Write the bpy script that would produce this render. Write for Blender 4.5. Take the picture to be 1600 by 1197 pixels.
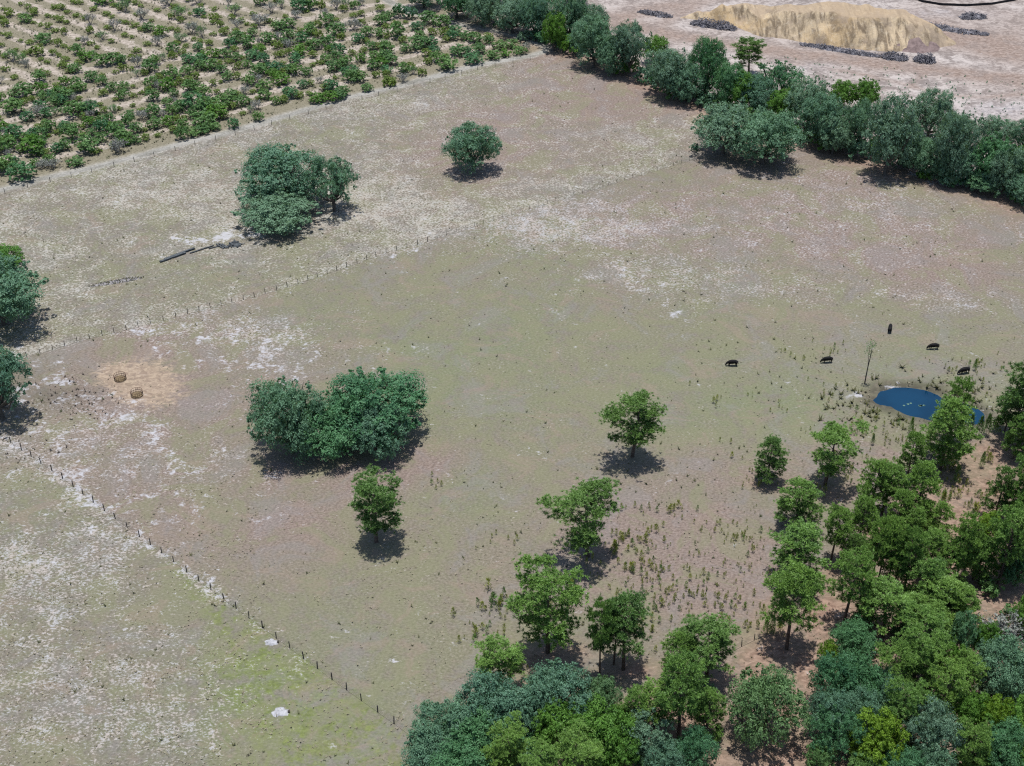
import bpy, bmesh, math, random
import numpy as np
from mathutils import Vector, Matrix

for o in list(bpy.data.objects):
    bpy.data.objects.remove(o, do_unlink=True)
scene = bpy.context.scene
COL = scene.collection
R = math.radians

# ------------------------------------------------------------------ camera
PITCH, FPX, CAM_H, W0, H0 = R(35.0), 2110.0, 164.0, 1600.0, 1197.0
cam = bpy.data.cameras.new('camera')
cam.sensor_fit = 'HORIZONTAL'
cam.sensor_width = 36.0
cam.lens = 36.0 * FPX / W0
cam.clip_start, cam.clip_end = 1.0, 20000.0
cam_o = bpy.data.objects.new('camera', cam)
cam_o.location = (0, 0, CAM_H)
cam_o.rotation_euler = (math.pi / 2 - PITCH, 0, 0)
COL.objects.link(cam_o)
scene.camera = cam_o

# ------------------------------------------------------------------ sky + sun
SUN_EL = R(87.0)
SUN_AZ = math.atan2(-0.42, 0.90)          # direction of the sun seen from above, x / y
world = bpy.data.worlds.new('World')
scene.world = world
world.use_nodes = True
wn = world.node_tree
bg = wn.nodes['Background']
sky = wn.nodes.new('ShaderNodeTexSky')
sky.sky_type = 'NISHITA'
sky.sun_disc = False
sky.sun_elevation = SUN_EL
sky.sun_rotation = SUN_AZ
sky.air_density, sky.dust_density, sky.ozone_density = 1.0, 1.0, 1.6
wn.links.new(sky.outputs[0], bg.inputs['Color'])
bg.inputs['Strength'].default_value = 0.11
sun = bpy.data.lights.new('sun', 'SUN')
sun.energy = 4.6
sun.angle = R(0.53)
sun.color = (1.0, 0.975, 0.945)
sun_o = bpy.data.objects.new('sun', sun)
sd = Vector((math.sin(SUN_AZ) * math.cos(SUN_EL), math.cos(SUN_AZ) * math.cos(SUN_EL), math.sin(SUN_EL)))
sun_o.rotation_euler = sd.to_track_quat('Z', 'Y').to_euler()
COL.objects.link(sun_o)
scene.view_settings.view_transform = 'Standard'
scene.view_settings.look = 'None'
scene.view_settings.exposure = 0.40
scene.view_settings.gamma = 1.0
scene.view_settings.use_curve_mapping = False
scene.render.engine = 'CYCLES'
scene.cycles.max_bounces = 4
scene.cycles.diffuse_bounces = 2
scene.cycles.transmission_bounces = 2
scene.cycles.filter_width = 1.2
scene.cycles.use_denoising = False

# ------------------------------------------------------------------ survey helpers: photo row/column -> place on the ground
CP, SP = math.cos(PITCH), math.sin(PITCH)
def G(x, y):
    u, v = (x - W0 / 2) / FPX, (y - H0 / 2) / FPX
    dz = -SP - v * CP
    t = -CAM_H / dz
    return (u * t, (CP - v * SP) * t)
def S(y):                                   # pixels per metre at ground row y
    v = (y - H0 / 2) / FPX
    return FPX / (CAM_H / (SP + v * CP))
def PHI(y):
    return PITCH + math.atan((y - H0 / 2) / FPX)
def PROJ(X, Y, Z=0.0):
    dep = Y * CP + (CAM_H - Z) * SP
    upv = Y * SP - (CAM_H - Z) * CP
    return (W0 / 2 + FPX * X / dep, H0 / 2 - FPX * upv / dep)
def height_to(xb, yb, yt):                  # height of an upright whose foot is at row yb and tip at row yt
    X, Y = G(xb, yb)
    k = (H0 / 2 - yt) / FPX
    # (Y*SP-(H-Z)*CP) = k*(Y*CP+(H-Z)*SP)
    hz = (Y * SP - k * Y * CP) / (CP + k * SP)
    return CAM_H - hz

# ------------------------------------------------------------------ node helpers
def new_mat(name):
    m = bpy.data.materials.new(name)
    m.use_nodes = True
    nt = m.node_tree
    nt.nodes.clear()
    out = nt.nodes.new('ShaderNodeOutputMaterial')
    return m, nt, out
class N:
    def __init__(s, nt): s.nt = nt
    def node(s, t, **k):
        n = s.nt.nodes.new(t)
        for a, b in k.items(): setattr(n, a, b)
        return n
    def put(s, sock, v):
        if isinstance(v, bpy.types.NodeSocket): s.nt.links.new(v, sock)
        elif v is not None:
            if hasattr(sock.default_value, '__len__') and not hasattr(v, '__len__'): v = (v, v, v)
            if hasattr(v, '__len__') and len(v) == 3 and len(sock.default_value) == 4: v = (*v, 1)
            sock.default_value = v
    flat = False
    def noise(s, vec, scale, detail=3, rough=0.55, dist=0.0, out='Fac'):
        n = s.node('ShaderNodeTexNoise')
        if s.flat: n.noise_dimensions = '2D'
        s.put(n.inputs['Vector'], vec)
        n.inputs['Scale'].default_value = scale
        n.inputs['Detail'].default_value = detail
        n.inputs['Roughness'].default_value = rough
        n.inputs['Distortion'].default_value = dist
        return n.outputs[out]
    def mix(s, f, a, b, mode='MIX'):
        n = s.node('ShaderNodeMix', data_type='RGBA', blend_type=mode)
        s.put(n.inputs[0], f); s.put(n.inputs[6], a); s.put(n.inputs[7], b)
        return n.outputs[2]
    def math(s, op, a, b=0.0, c=0.0, clamp=False):
        n = s.node('ShaderNodeMath', operation=op, use_clamp=clamp)
        s.put(n.inputs[0], a); s.put(n.inputs[1], b); s.put(n.inputs[2], c)
        return n.outputs[0]
    def step(s, v, lo, hi, a=0.0, b=1.0):
        n = s.node('ShaderNodeMapRange', interpolation_type='SMOOTHSTEP')
        s.put(n.inputs[0], v); s.put(n.inputs[1], lo); s.put(n.inputs[2], hi)
        s.put(n.inputs[3], a); s.put(n.inputs[4], b)
        return n.outputs[0]
    def bsdf(s, out, col, rough=0.9, spec=0.2, normal=None):
        b = s.node('ShaderNodeBsdfPrincipled')
        s.put(b.inputs['Base Color'], col); s.put(b.inputs['Roughness'], rough)
        b.inputs['Specular IOR Level'].default_value = spec
        if normal: s.put(b.inputs['Normal'], normal)
        s.nt.links.new(b.outputs[0], out.inputs['Surface'])
        return b
    def bump(s, h, strength, dist):
        n = s.node('ShaderNodeBump')
        n.inputs['Strength'].default_value = strength
        n.inputs['Distance'].default_value = dist
        s.put(n.inputs['Height'], h)
        return n.outputs[0]

def plain_mat(name, col, col2=None, scale=1.5, rough=0.85, spec=0.2):
    m, nt, out = new_mat(name); n = N(nt)
    tc = n.node('ShaderNodeTexCoord')
    f = n.noise(tc.outputs['Object'], scale, 5, 0.65)
    f = n.step(f, 0.3, 0.7)
    c2 = col2 or tuple(min(1, c * 1.7) for c in col)
    n.bsdf(out, n.mix(f, col, c2), rough, spec, n.bump(f, 0.5, 0.05))
    return m

def leaf_mat(name, dark, light, trans=0.3, rough=0.55, var=0.35, spec=0.25, warm=None):
    m, nt, out = new_mat(name); n = N(nt)
    at = n.node('ShaderNodeAttribute', attribute_name='tint')
    oi = n.node('ShaderNodeObjectInfo')
    c = n.mix(at.outputs['Fac'], dark, light)
    c = n.mix(n.math('MULTIPLY', oi.outputs['Random'], var), c, warm or tuple(x * y for x, y in zip(light, (1.15, 1.04, 0.8))))
    c = n.mix(n.step(at.outputs['Fac'], 0.93, 0.99), c, tuple(x * y for x, y in zip(light, (1.6, 1.15, 0.8))))
    b = n.node('ShaderNodeBsdfPrincipled')
    n.put(b.inputs['Base Color'], c); b.inputs['Roughness'].default_value = rough
    b.inputs['Specular IOR Level'].default_value = spec
    t = n.node('ShaderNodeBsdfTranslucent')
    n.put(t.inputs['Color'], n.mix(0.5, c, tuple(x * y for x, y in zip(light, (1.3, 1.3, 0.5)))))
    ms = n.node('ShaderNodeMixShader'); ms.inputs[0].default_value = trans
    nt.links.new(b.outputs[0], ms.inputs[1]); nt.links.new(t.outputs[0], ms.inputs[2])
    nt.links.new(ms.outputs[0], out.inputs['Surface'])
    return m

M = {}
M['oak'] = leaf_mat('live_oak_leaf', (0.036, 0.096, 0.068), (0.135, 0.260, 0.165))
M['oak_grey'] = leaf_mat('mossy_oak_leaf', (0.056, 0.118, 0.082), (0.170, 0.280, 0.190), warm=(0.16, 0.28, 0.15))
M['oak_lush'] = leaf_mat('lush_oak_leaf', (0.028, 0.096, 0.050), (0.100, 0.238, 0.108))
M['oak_warm'] = leaf_mat('soft_green_leaf', (0.040, 0.095, 0.045), (0.135, 0.245, 0.105))
M['bright'] = leaf_mat('bright_leaf', (0.045, 0.120, 0.022), (0.120, 0.260, 0.045))
M['yellow'] = leaf_mat('yellow_green_leaf', (0.060, 0.130, 0.014), (0.170, 0.300, 0.035))
M['mint'] = leaf_mat('mint_leaf', (0.060, 0.150, 0.080), (0.150, 0.300, 0.160))
M['pine'] = leaf_mat('pine_needle', (0.042, 0.102, 0.030), (0.168, 0.300, 0.066), trans=0.22, rough=0.45)
M['pine_y'] = leaf_mat('pine_needle_yellow', (0.054, 0.122, 0.030), (0.185, 0.325, 0.075), trans=0.22, rough=0.45)
M['pine_d'] = leaf_mat('pine_needle_dark', (0.032, 0.080, 0.028), (0.125, 0.232, 0.060), trans=0.22, rough=0.45)
M['sapling'] = leaf_mat('sapling_needle', (0.095, 0.130, 0.022), (0.270, 0.310, 0.060), trans=0.2)
M['citrus'] = leaf_mat('citrus_leaf', (0.042, 0.110, 0.042), (0.135, 0.260, 0.092), var=0.6)
M['citrus_l'] = leaf_mat('citrus_shoot_leaf', (0.075, 0.125, 0.032), (0.190, 0.280, 0.075), var=0.5)
M['dry_leaf'] = leaf_mat('dry_grey_leaf', (0.13, 0.135, 0.13), (0.25, 0.26, 0.24), trans=0.1, warm=(0.2, 0.24, 0.17))
M['palm'] = leaf_mat('palmetto_leaf', (0.09, 0.15, 0.09), (0.23, 0.32, 0.20), trans=0.2, rough=0.35)
M['weed'] = leaf_mat('weed_leaf', (0.030, 0.040, 0.016), (0.095, 0.095, 0.045), trans=0.1)
M['straw'] = leaf_mat('straw_blade', (0.20, 0.17, 0.115), (0.32, 0.285, 0.21), trans=0.1, warm=(0.3, 0.32, 0.2))
M['scrub'] = leaf_mat('dry_scrub_leaf', (0.075, 0.080, 0.045), (0.20, 0.195, 0.125), trans=0.15)
M['dung'] = plain_mat('dung', (0.02, 0.017, 0.014), (0.05, 0.042, 0.035), 3)
M['bark'] = plain_mat('oak_bark', (0.045, 0.038, 0.032), (0.11, 0.10, 0.09), 2.5)
M['pbark'] = plain_mat('pine_bark', (0.055, 0.040, 0.032), (0.13, 0.10, 0.085), 2.5)
M['gbark'] = plain_mat('grey_twig_bark', (0.13, 0.12, 0.12), (0.27, 0.26, 0.26), 2.5)
M['post'] = plain_mat('weathered_post', (0.035, 0.032, 0.03), (0.10, 0.09, 0.08), 4)
M['wire'] = plain_mat('fence_wire', (0.16, 0.15, 0.14), (0.22, 0.21, 0.2), 2, 0.6)
M['rust'] = plain_mat('rusty_steel', (0.06, 0.035, 0.025), (0.16, 0.09, 0.06), 5, 0.7)
M['hay'] = plain_mat('old_hay', (0.09, 0.065, 0.038), (0.20, 0.15, 0.085), 3)
M['timber'] = plain_mat('dark_timber', (0.03, 0.035, 0.04), (0.09, 0.10, 0.105), 2)
M['cow'] = plain_mat('black_cow_hide', (0.004, 0.004, 0.005), (0.011, 0.010, 0.010), 2.0, 0.75, 0.15)
M['white_sand'] = plain_mat('white_sand', (0.22, 0.22, 0.23), (0.36, 0.36, 0.375), 2)
M['black'] = plain_mat('black_fabric', (0.012, 0.012, 0.014), (0.03, 0.03, 0.033), 2)
M['hole'] = plain_mat('burrow_soil', (0.03, 0.028, 0.025), (0.06, 0.05, 0.04), 3)

# ------------------------------------------------------------------ object helpers
def tag(o, label=None, cat=None, group=None, kind=None):
    if label: o['label'] = label
    if cat: o['category'] = cat
    if group: o['group'] = group
    if kind: o['kind'] = kind
    return o
def link(name, mesh, parent=None, mat=None):
    o = bpy.data.objects.new(name, mesh)
    COL.objects.link(o)
    if parent: o.parent = parent
    if mat is not None and mesh is not None:
        if len(mesh.materials) == 0: mesh.materials.append(mat)
        if mesh.materials[0] is not mat:
            o.material_slots[0].link = 'OBJECT'
            o.material_slots[0].material = mat
    return o
def empty(name, loc, rz=0.0, sc=(1, 1, 1)):
    o = bpy.data.objects.new(name, None)
    o.empty_display_size = 0.3
    COL.objects.link(o)
    o.location = loc; o.rotation_euler = (0, 0, rz); o.scale = sc
    return o
def mesh_np(name, verts, faces, tint=None, smooth=False):
    """verts (n,3); faces list of tuples or (m,k) array; tint per vertex"""
    me = bpy.data.meshes.new(name)
    verts = np.asarray(verts, dtype=np.float32)
    if isinstance(faces, np.ndarray):
        k = faces.shape[1]; m = len(faces)
        me.vertices.add(len(verts)); me.vertices.foreach_set('co', verts.ravel())
        me.loops.add(m * k); me.loops.foreach_set('vertex_index', faces.astype(np.int32).ravel())
        me.polygons.add(m)
        me.polygons.foreach_set('loop_start', np.arange(0, m * k, k, dtype=np.int32))
        me.update(calc_edges=True)
    else:
        me.from_pydata([tuple(v) for v in verts], [], faces)
        me.update()
    if tint is not None:
        a = me.attributes.new('tint', 'FLOAT', 'POINT')
        a.data.foreach_set('value', np.asarray(tint, dtype=np.float32))
    if smooth:
        me.polygons.foreach_set('use_smooth', np.ones(len(me.polygons), dtype=bool))
    return me
class Tubes:
    def __init__(s): s.v = []; s.f = []
    def tube(s, pts, rads, n=6, cap=True):
        base = len(s.v)
        pts = [Vector(p) for p in pts]
        for i, p in enumerate(pts):
            d = (pts[min(i + 1, len(pts) - 1)] - pts[max(i - 1, 0)])
            d = d.normalized() if d.length > 1e-6 else Vector((0, 0, 1))
            a = d.cross(Vector((0.3, 1, 0.2))).normalized(); b = d.cross(a)
            for k in range(n):
                t = 2 * math.pi * k / n
                s.v.append(p + (a * math.cos(t) + b * math.sin(t)) * rads[i])
        for i in range(len(pts) - 1):
            for k in range(n):
                s.f.append((base + i * n + k, base + i * n + (k + 1) % n, base + (i + 1) * n + (k + 1) % n, base + (i + 1) * n + k))
        if cap:
            s.f.append(tuple(base + k for k in range(n)))
            e = base + (len(pts) - 1) * n
            s.f.append(tuple(e + k for k in reversed(range(n))))
    def box(s, c, d, rz=0, tilt=0):
        base = len(s.v)
        m = Matrix.Rotation(rz, 3, 'Z') @ Matrix.Rotation(tilt, 3, 'Y')
        for x in (-1, 1):
            for y in (-1, 1):
                for z in (-1, 1):
                    s.v.append(Vector(c) + m @ Vector((x * d[0] / 2, y * d[1] / 2, z * d[2] / 2)))
        for q in ((0, 1, 3, 2), (4, 6, 7, 5), (0, 4, 5, 1), (2, 3, 7, 6), (0, 2, 6, 4), (1, 5, 7, 3)):
            s.f.append(tuple(base + i for i in q))
    def mesh(s, name, smooth=False): return mesh_np(name, np.array([tuple(v) for v in s.v]), s.f, smooth=smooth)

def vnoise(x, y, scale, seed=0):
    """smooth value noise, numpy"""
    rs = np.random.RandomState(seed)
    T = rs.rand(256, 256)
    xs, ys = x / scale, y / scale
    xi, yi = np.floor(xs).astype(int), np.floor(ys).astype(int)
    fx, fy = xs - xi, ys - yi
    fx = fx * fx * (3 - 2 * fx); fy = fy * fy * (3 - 2 * fy)
    g = lambda a, b: T[(xi + a) % 256, (yi + b) % 256]
    return (g(0, 0) * (1 - fx) + g(1, 0) * fx) * (1 - fy) + (g(0, 1) * (1 - fx) + g(1, 1) * fx) * fy
def fbm(x, y, scale, seed=0, oct=4):
    r = 0; a = 0.5; t = 0
    for i in range(oct):
        r = r + a * vnoise(x + 37.7 * i, y - 11.3 * i, scale, seed + i); t += a
        scale *= 0.5; a *= 0.5
    return r / t
def seg_dist(X, Y, pts):
    d = np.full(X.shape, 1e9)
    for (ax, ay), (bx, by) in zip(pts[:-1], pts[1:]):
        vx, vy = bx - ax, by - ay
        t = np.clip(((X - ax) * vx + (Y - ay) * vy) / (vx * vx + vy * vy + 1e-9), 0, 1)
        d = np.minimum(d, np.hypot(X - ax - t * vx, Y - ay - t * vy))
    return d
def in_poly(X, Y, pts):
    ins = np.zeros(X.shape, bool)
    n = len(pts)
    for i in range(n):
        x1, y1 = pts[i]; x2, y2 = pts[(i + 1) % n]
        c = (y1 > Y) != (y2 > Y)
        ins ^= c & (X < (x2 - x1) * (Y - y1) / ((y2 - y1) if y2 != y1 else 1e-9) + x1)
    return ins
def sd_poly(X, Y, pts):
    d = seg_dist(X, Y, pts + [pts[0]])
    return np.where(in_poly(X, Y, pts), -d, d)
def sstep(v, lo, hi):
    t = np.clip((v - lo) / (hi - lo), 0, 1)
    return t * t * (3 - 2 * t)

# ------------------------------------------------------------------ lines of the place (photo columns / rows)
LANE = [(-160, 338), (0, 297), (55, 281), (145, 261), (228, 240), (296, 221), (365, 204), (420, 188), (503, 164), (552, 150), (620, 135), (672, 121),
        (745, 101), (832, 86), (852, 79), (853, 72), (827, 62), (781, 49), (709, 36), (645, 20), (600, -2), (560, -30)]
ORCHARD_FENCE = [(-100, 328), (0, 304), (60, 288), (145, 269), (228, 248), (296, 229), (365, 212), (420, 196), (503, 172), (552, 158), (620, 143), (672, 129), (745, 109), (832, 93), (862, 86)]
MID_FENCE = [(-60, 588), (45, 557), (130, 531), (230, 507), (330, 480), (400, 463), (471, 441), (530, 421), (600, 396), (662, 379), (760, 347), (860, 316), (960, 286), (1040, 262), (1095, 246)]
LOW_FENCE = [(-90, 618), (10, 686), (45, 710), (98, 747), (148, 786), (192, 819), (253, 864), (317, 912), (385, 962), (457, 1015), (534, 1072), (614, 1129), (668, 1168)]
BELT_FENCE = [(1235, 214), (1319, 238), (1437, 272), (1559, 306), (1660, 334)]
WOOD_FENCE = [(1120, 1030), (1158, 1010), (1190, 994), (1230, 975), (1262, 962)]
POND = [(1363, 624), (1378, 612), (1400, 605), (1425, 606), (1455, 612), (1485, 622), (1510, 630), (1526, 639), (1530, 650), (1520, 658), (1490, 657), (1460, 653), (1430, 649), (1405, 642), (1380, 634)]
BELT_EDGE = [(600, -40), (680, 0), (760, 35), (850, 70), (960, 105), (1090, 165), (1240, 215), (1400, 262), (1600, 320), (1700, 350)]
def GL(pts): return [G(*p) for p in pts]
lane_w = GL(LANE); pond_w = GL(POND)

# ------------------------------------------------------------------ ground
def build_ground():
    def axis(lo, hi, st, far):
        a = list(np.arange(lo, hi + st * 0.5, st))
        d = st
        l, r = [a[0]], [a[-1]]
        while r[-1] < far: d *= 1.35; r.append(r[-1] + d); l.append(l[-1] - d)
        return np.array(l[:0:-1] + a + r[1:])
    xs = axis(-225, 225, 1.1, 7000)
    ys = axis(112, 500, 1.1, 7000)
    X, Y = np.meshgrid(xs, ys)
    nx, ny = len(xs), len(ys)
    dep = np.maximum(Y * CP + CAM_H * SP, 5.0)
    px = W0 / 2 + FPX * X / dep
    py = H0 / 2 - FPX * (Y * SP - CAM_H * CP) / dep
    # wander the outlines so that no zone has a clean edge
    wx = px + 46 * (fbm(X, Y, 22, 3) - 0.5); wy = py + 30 * (fbm(X, Y, 22, 9) - 0.5)
    B = lambda cx, cy, rx, ry: np.exp(-(((wx - cx) / rx) ** 2 + ((wy - cy) / ry) ** 2))
    line = lambda pts: np.interp(px, [p[0] for p in pts], [p[1] for p in pts])
    lane_y = np.interp(wx * 0.1 + px * 0.9, [p[0] for p in LANE[:15]], [p[1] for p in LANE[:15]])
    midy = np.interp(px, [p[0] for p in MID_FENCE], [p[1] for p in MID_FENCE])
    low = LOW_FENCE + [(900, 1340)]
    lowy = np.interp(px, [p[0] for p in low], [p[1] for p in low])
    belty = np.interp(px, [p[0] for p in BELT_EDGE], [p[1] for p in BELT_EDGE], left=-1e4)
    orchard = ((py < np.interp(px, [p[0] for p in LANE[:15]], [p[1] for p in LANE[:15]])) & (px < 860) & (py < 340) & ~(py < belty)).astype(float)
    belt = ((py < belty) & (px > 610)).astype(float)
    lowl = ((py > lowy) & (px < 900)).astype(float)
    upper = ((py < midy) & (orchard < 0.5) & (belt < 0.5) & (px < 1110)).astype(float)
    centre = np.clip(1 - lowl - upper - orchard - belt, 0, 1)
    big = fbm(X, Y, 60, 21); med = fbm(X, Y, 18, 31); sml = fbm(X, Y, 7, 41)
    # --- sand flecks
    sand = 0.10 * centre - 0.25 * B(1060, 880, 220, 120)
    sand += upper * (0.72 + 0.25 * (B(300, 330, 330, 60) + B(700, 330, 220, 45)) - 0.35 * B(950, 130, 150, 60) - 0.30 * B(740, 250, 110, 45) + 0.25 * (med - 0.5) * 2 - 0.28 * B(330, 440, 180, 60) - 0.22 * B(150, 340, 110, 30))
    sand += centre * (0.95 * B(870, 350, 180, 45) + 0.55 * B(1000, 430, 130, 30) + 0.58 * B(1330, 330, 330, 120) + 0.45 * B(1480, 465, 170, 25) + 0.35 * B(1180, 450, 150, 30) + 0.05 * B(760, 600, 400, 300)
                      + 0.65 * B(330, 515, 190, 40) + 0.55 * B(100, 660, 130, 55) + 0.50 * B(240, 730, 190, 90) + 0.4 * B(420, 560, 110, 60)
                      + 0.42 * B(620, 395, 70, 12) + 0.3 * B(880, 490, 50, 12) + 0.3 * B(1070, 487, 40, 10))
    sand += lowl * (0.56 + 0.3 * B(60, 880, 200, 130) + 0.2 * B(120, 1100, 220, 90) - 0.62 * B(560, 1150, 190, 160) - 0.25 * B(330, 930, 120, 70) - 0.2 * B(120, 800, 120, 40) + 0.35 * (med - 0.5) * 2)
    dl = seg_dist(X, Y, GL(LOW_FENCE))
    sand += 0.55 * np.exp(-(dl / 2.2) ** 2) * sstep(wx, 420, 330) * sstep(sml + 0.3 * med, 0.42, 0.62) + 0.5 * np.exp(-(dl / 0.9) ** 2) * sstep(wx, 620, 420)
    dm = seg_dist(X, Y, GL(MID_FENCE))
    sand += 0.35 * np.exp(-(dm / 2.5) ** 2) * sstep(px, 1050, 700)
    sand += orchard * 0.5
    # --- green
    green = centre * (0.42 + 0.42 * B(900, 640, 420, 220) + 0.55 * B(1150, 560, 330, 90) + 0.40 * B(700, 960, 300, 170) + 0.35 * B(560, 1100, 130, 90) + 0.22 * B(780, 450, 130, 60) - 0.3 * B(1050, 880, 190, 110) + 0.3 * B(1430, 630, 190, 70))
    green += lowl * (0.30 + 0.95 * B(560, 1180, 210, 180) + 0.55 * B(430, 1000, 100, 90) + 1.1 * np.exp(-(dl / 3.5) ** 2) * sstep(wx, 200, 330) + 0.25 * B(130, 790, 170, 45))
    green += upper * (0.22 + 0.25 * B(300, 450, 260, 60) + 0.3 * B(470, 335, 70, 12)) + orchard * 0.28
    # --- brown / pink dry grass
    brown = centre * (0.35 + 0.75 * B(1350, 350, 330, 120) + 0.35 * B(1020, 340, 170, 80) + 0.75 * B(1050, 890, 260, 130) + 0.45 * B(200, 700, 260, 170) + 0.6 * B(1300, 720, 220, 60) + 0.4 * B(430, 800, 170, 90) + 0.35 * B(300, 560, 180, 70) + 0.75 * B(620, 715, 90, 28) + 0.5 * B(520, 745, 130, 22))
    brown += upper * (0.28 + 0.75 * B(940, 140, 200, 90) + 0.7 * B(740, 235, 130, 65) + 0.4 * B(545, 330, 80, 18)) + lowl * 0.28 + orchard * 0.2
    # --- pine straw / leaf litter
    wood_poly = [(640, 1197), (720, 1085), (830, 1040), (960, 1085), (1060, 1040), (1130, 1010), (1190, 985), (1250, 930), (1300, 860), (1400, 760), (1480, 700), (1560, 660), (1640, 620), (1900, 620), (1900, 1500), (600, 1500)]
    litter = sstep(-sd_poly(wx, wy, wood_poly), -6, 26) * (0.55 + 0.35 * sml)
    litter = np.maximum(litter, 0.9 * B(1215, 1010, 60, 70))
    litter = np.maximum(litter, 0.85 * np.maximum(B(860, 1020, 60, 22), B(985, 1040, 50, 18)))
    litter = np.maximum(litter, 0.6 * np.maximum(B(1290, 765, 45, 16), B(1198, 755, 35, 12)))
    litter = np.maximum(litter, np.exp(-(seg_dist(X, Y, GL(BELT_EDGE)) / 7.0) ** 2) * 0.65 * sstep(px, 640, 900))
    # --- other
    hay = np.clip(1.3 * np.maximum(B(218, 600, 60, 34), B(185, 588, 38, 20)), 0, 1)
    pd = sd_poly(X, Y, pond_w) + 4.6 * (fbm(X, Y, 6, 88) - 0.5)
    mud = np.exp(-((pd - 0.6) / (1.2 + 2.2 * sml)) ** 2)
    mud = np.maximum(mud, 0.5 * B(100, 620, 55, 16) + 0.3 * B(45, 590, 40, 30))
    wsand = np.clip(0.55 * B(1338, 617, 24, 6) + 0.45 * B(1540, 640, 14, 12) + 0.5 * B(1400, 598, 26, 4), 0, 1)
    wsand = np.maximum(wsand, 0.75 * (B(1500, 290, 45, 7) + B(1440, 279, 20, 5)))
    for q in ((424, 1002, 8, 3), (395, 963, 9, 4), (612, 403, 10, 4), (650, 393, 12, 4), (655, 405, 6, 3), (1062, 488, 15, 6), (872, 488, 10, 5), (915, 486, 4, 4), (330, 372, 70, 9), (395, 372, 30, 10), (310, 530, 26, 8), (225, 820, 18, 5)):
        wsand = np.maximum(wsand, 0.7 * B(*q) * (0.4 + sml))
    chalk = 0.30 * np.clip(B(330, 530, 170, 45) + B(110, 660, 150, 60) + B(230, 760, 170, 90) + B(430, 570, 90, 40) + 0.8 * B(60, 590, 90, 60) + 0.7 * B(1000, 430, 120, 26) + 0.6 * B(620, 420, 130, 16) + 0.6 * B(1500, 470, 160, 18) + 0.5 * B(60, 900, 160, 120), 0, 1)
    chalk = np.maximum(chalk, 0.44 * np.exp(-(dl / 2.2) ** 2) * sstep(wx, 430, 300))
    wsand = np.maximum(wsand, chalk)
    lane = np.exp(-(seg_dist(X, Y, lane_w) / 2.1) ** 4) * 0.8
    # --- cleared land behind the belt
    t1 = GL([(880, 18), (990, 42), (1120, 66), (1260, 86), (1420, 104), (1620, 128), (1900, 165)])
    t2 = GL([(1245, 100), (1330, 112), (1420, 132), (1470, 148), (1540, 152), (1640, 142)])
    t3 = GL([(1425, 135), (1440, 118), (1450, 108)])
    t4 = GL([(1040, 36), (1060, 22), (1090, 8), (1130, -4)])
    t5 = GL([(1420, 30), (1480, 55), (1540, 75), (1640, 95)])
    t6 = GL([(960, 30), (1020, 14), (1085, 0)])
    far = np.clip(belt, 0, 1)
    dirt = far * np.clip(np.exp(-(seg_dist(X, Y, t1) / 5.5) ** 2) + 0.6 * np.exp(-(seg_dist(X, Y, t2) / 1.6) ** 2) + 0.6 * np.exp(-(seg_dist(X, Y, t3) / 1.5) ** 2)
                         + 0.5 * np.exp(-(seg_dist(X, Y, t4) / 3.5) ** 2) + 0.8 * np.exp(-(seg_dist(X, Y, t5) / 9) ** 2) + 0.5 * np.exp(-(seg_dist(X, Y, t6) / 4) ** 2)
                         + 0.55 * B(1540, 60, 110, 28) + 0.45 * B(990, 20, 90, 20) + 0.4 * B(1560, 20, 120, 14) + 0.9 * (med - 0.45) + 0.5 * (big - 0.4), 0, 1)
    greyp = far * np.clip(0.7 * B(1560, 175, 60, 16) + 0.5 * B(1270, 108, 40, 6) + 0.5 * B(1480, 18, 80, 8), 0, 1)
    # rows of the orchard: grassy strips between bare sandy rows
    strip = np.zeros_like(X)
    ox, oy = G(0, 36); o2 = G(135, 91)
    vx, vy = o2[0] - ox, o2[1] - oy; L = math.hypot(vx, vy); vx /= L; vy /= L
    acr = (X - ox) * (-vy) + (Y - oy) * vx
    upb = sstep(wy, 0.0, 1.0) * 0
    split = np.interp(wx, [-200, 0, 90, 200, 320, 450, 560], [190, 120, 130, 88, 74, 42, 0])
    upper_block = (wy < split)
    l0, l1 = G(0, 297), G(500, 165)
    ux, uy = l1[0] - l0[0], l1[1] - l0[1]; L = math.hypot(ux, uy); ux /= L; uy /= L
    acr2 = (X - l0[0]) * (-uy) + (Y - l0[1]) * ux
    j = 1.6 * (sml - 0.5) + 1.2 * (med - 0.5)
    strip = np.where(upper_block, 0.5 + 0.5 * np.sin((acr + j) * 2 * math.pi / 7.6), 0.5 + 0.5 * np.sin((acr2 + j) * 2 * math.pi / 8.2)) * orchard
    strip = np.where(~upper_block & (acr2 < 9.5), strip * 0.3, strip)
    Z = 0.10 * (fbm(X, Y, 30, 77) - 0.5) + 0.05 * (sml - 0.5)
    Z = Z - 0.1
    inner = (pd < 6)
    Z = np.where(inner, Z * sstep(pd, 0, 6) - 0.75 * (1 - sstep(pd, -3.0, 4.0)), Z)
    v = np.stack([X.ravel(), Y.ravel(), Z.ravel()], 1)
    i = np.arange(nx * ny).reshape(ny, nx)
    f = np.stack([i[:-1, :-1].ravel(), i[:-1, 1:].ravel(), i[1:, 1:].ravel(), i[1:, :-1].ravel()], 1)
    me = mesh_np('ground', v, f, smooth=True)
    def attr(nm, r, g, b, a=None):
        c = np.stack([np.clip(q, 0, 1).ravel() for q in (r, g, b)] + [np.clip(a, 0, 1).ravel() if a is not None else np.ones(nx * ny)], 1).astype(np.float32)
        at = me.attributes.new(nm, 'FLOAT_COLOR', 'POINT'); at.data.foreach_set('color', c.ravel())
    attr('za', sand, green, brown)
    attr('zb', litter, hay, mud)
    attr('zc', lane, far, dirt)
    attr('zd', wsand, greyp, strip)
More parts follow.
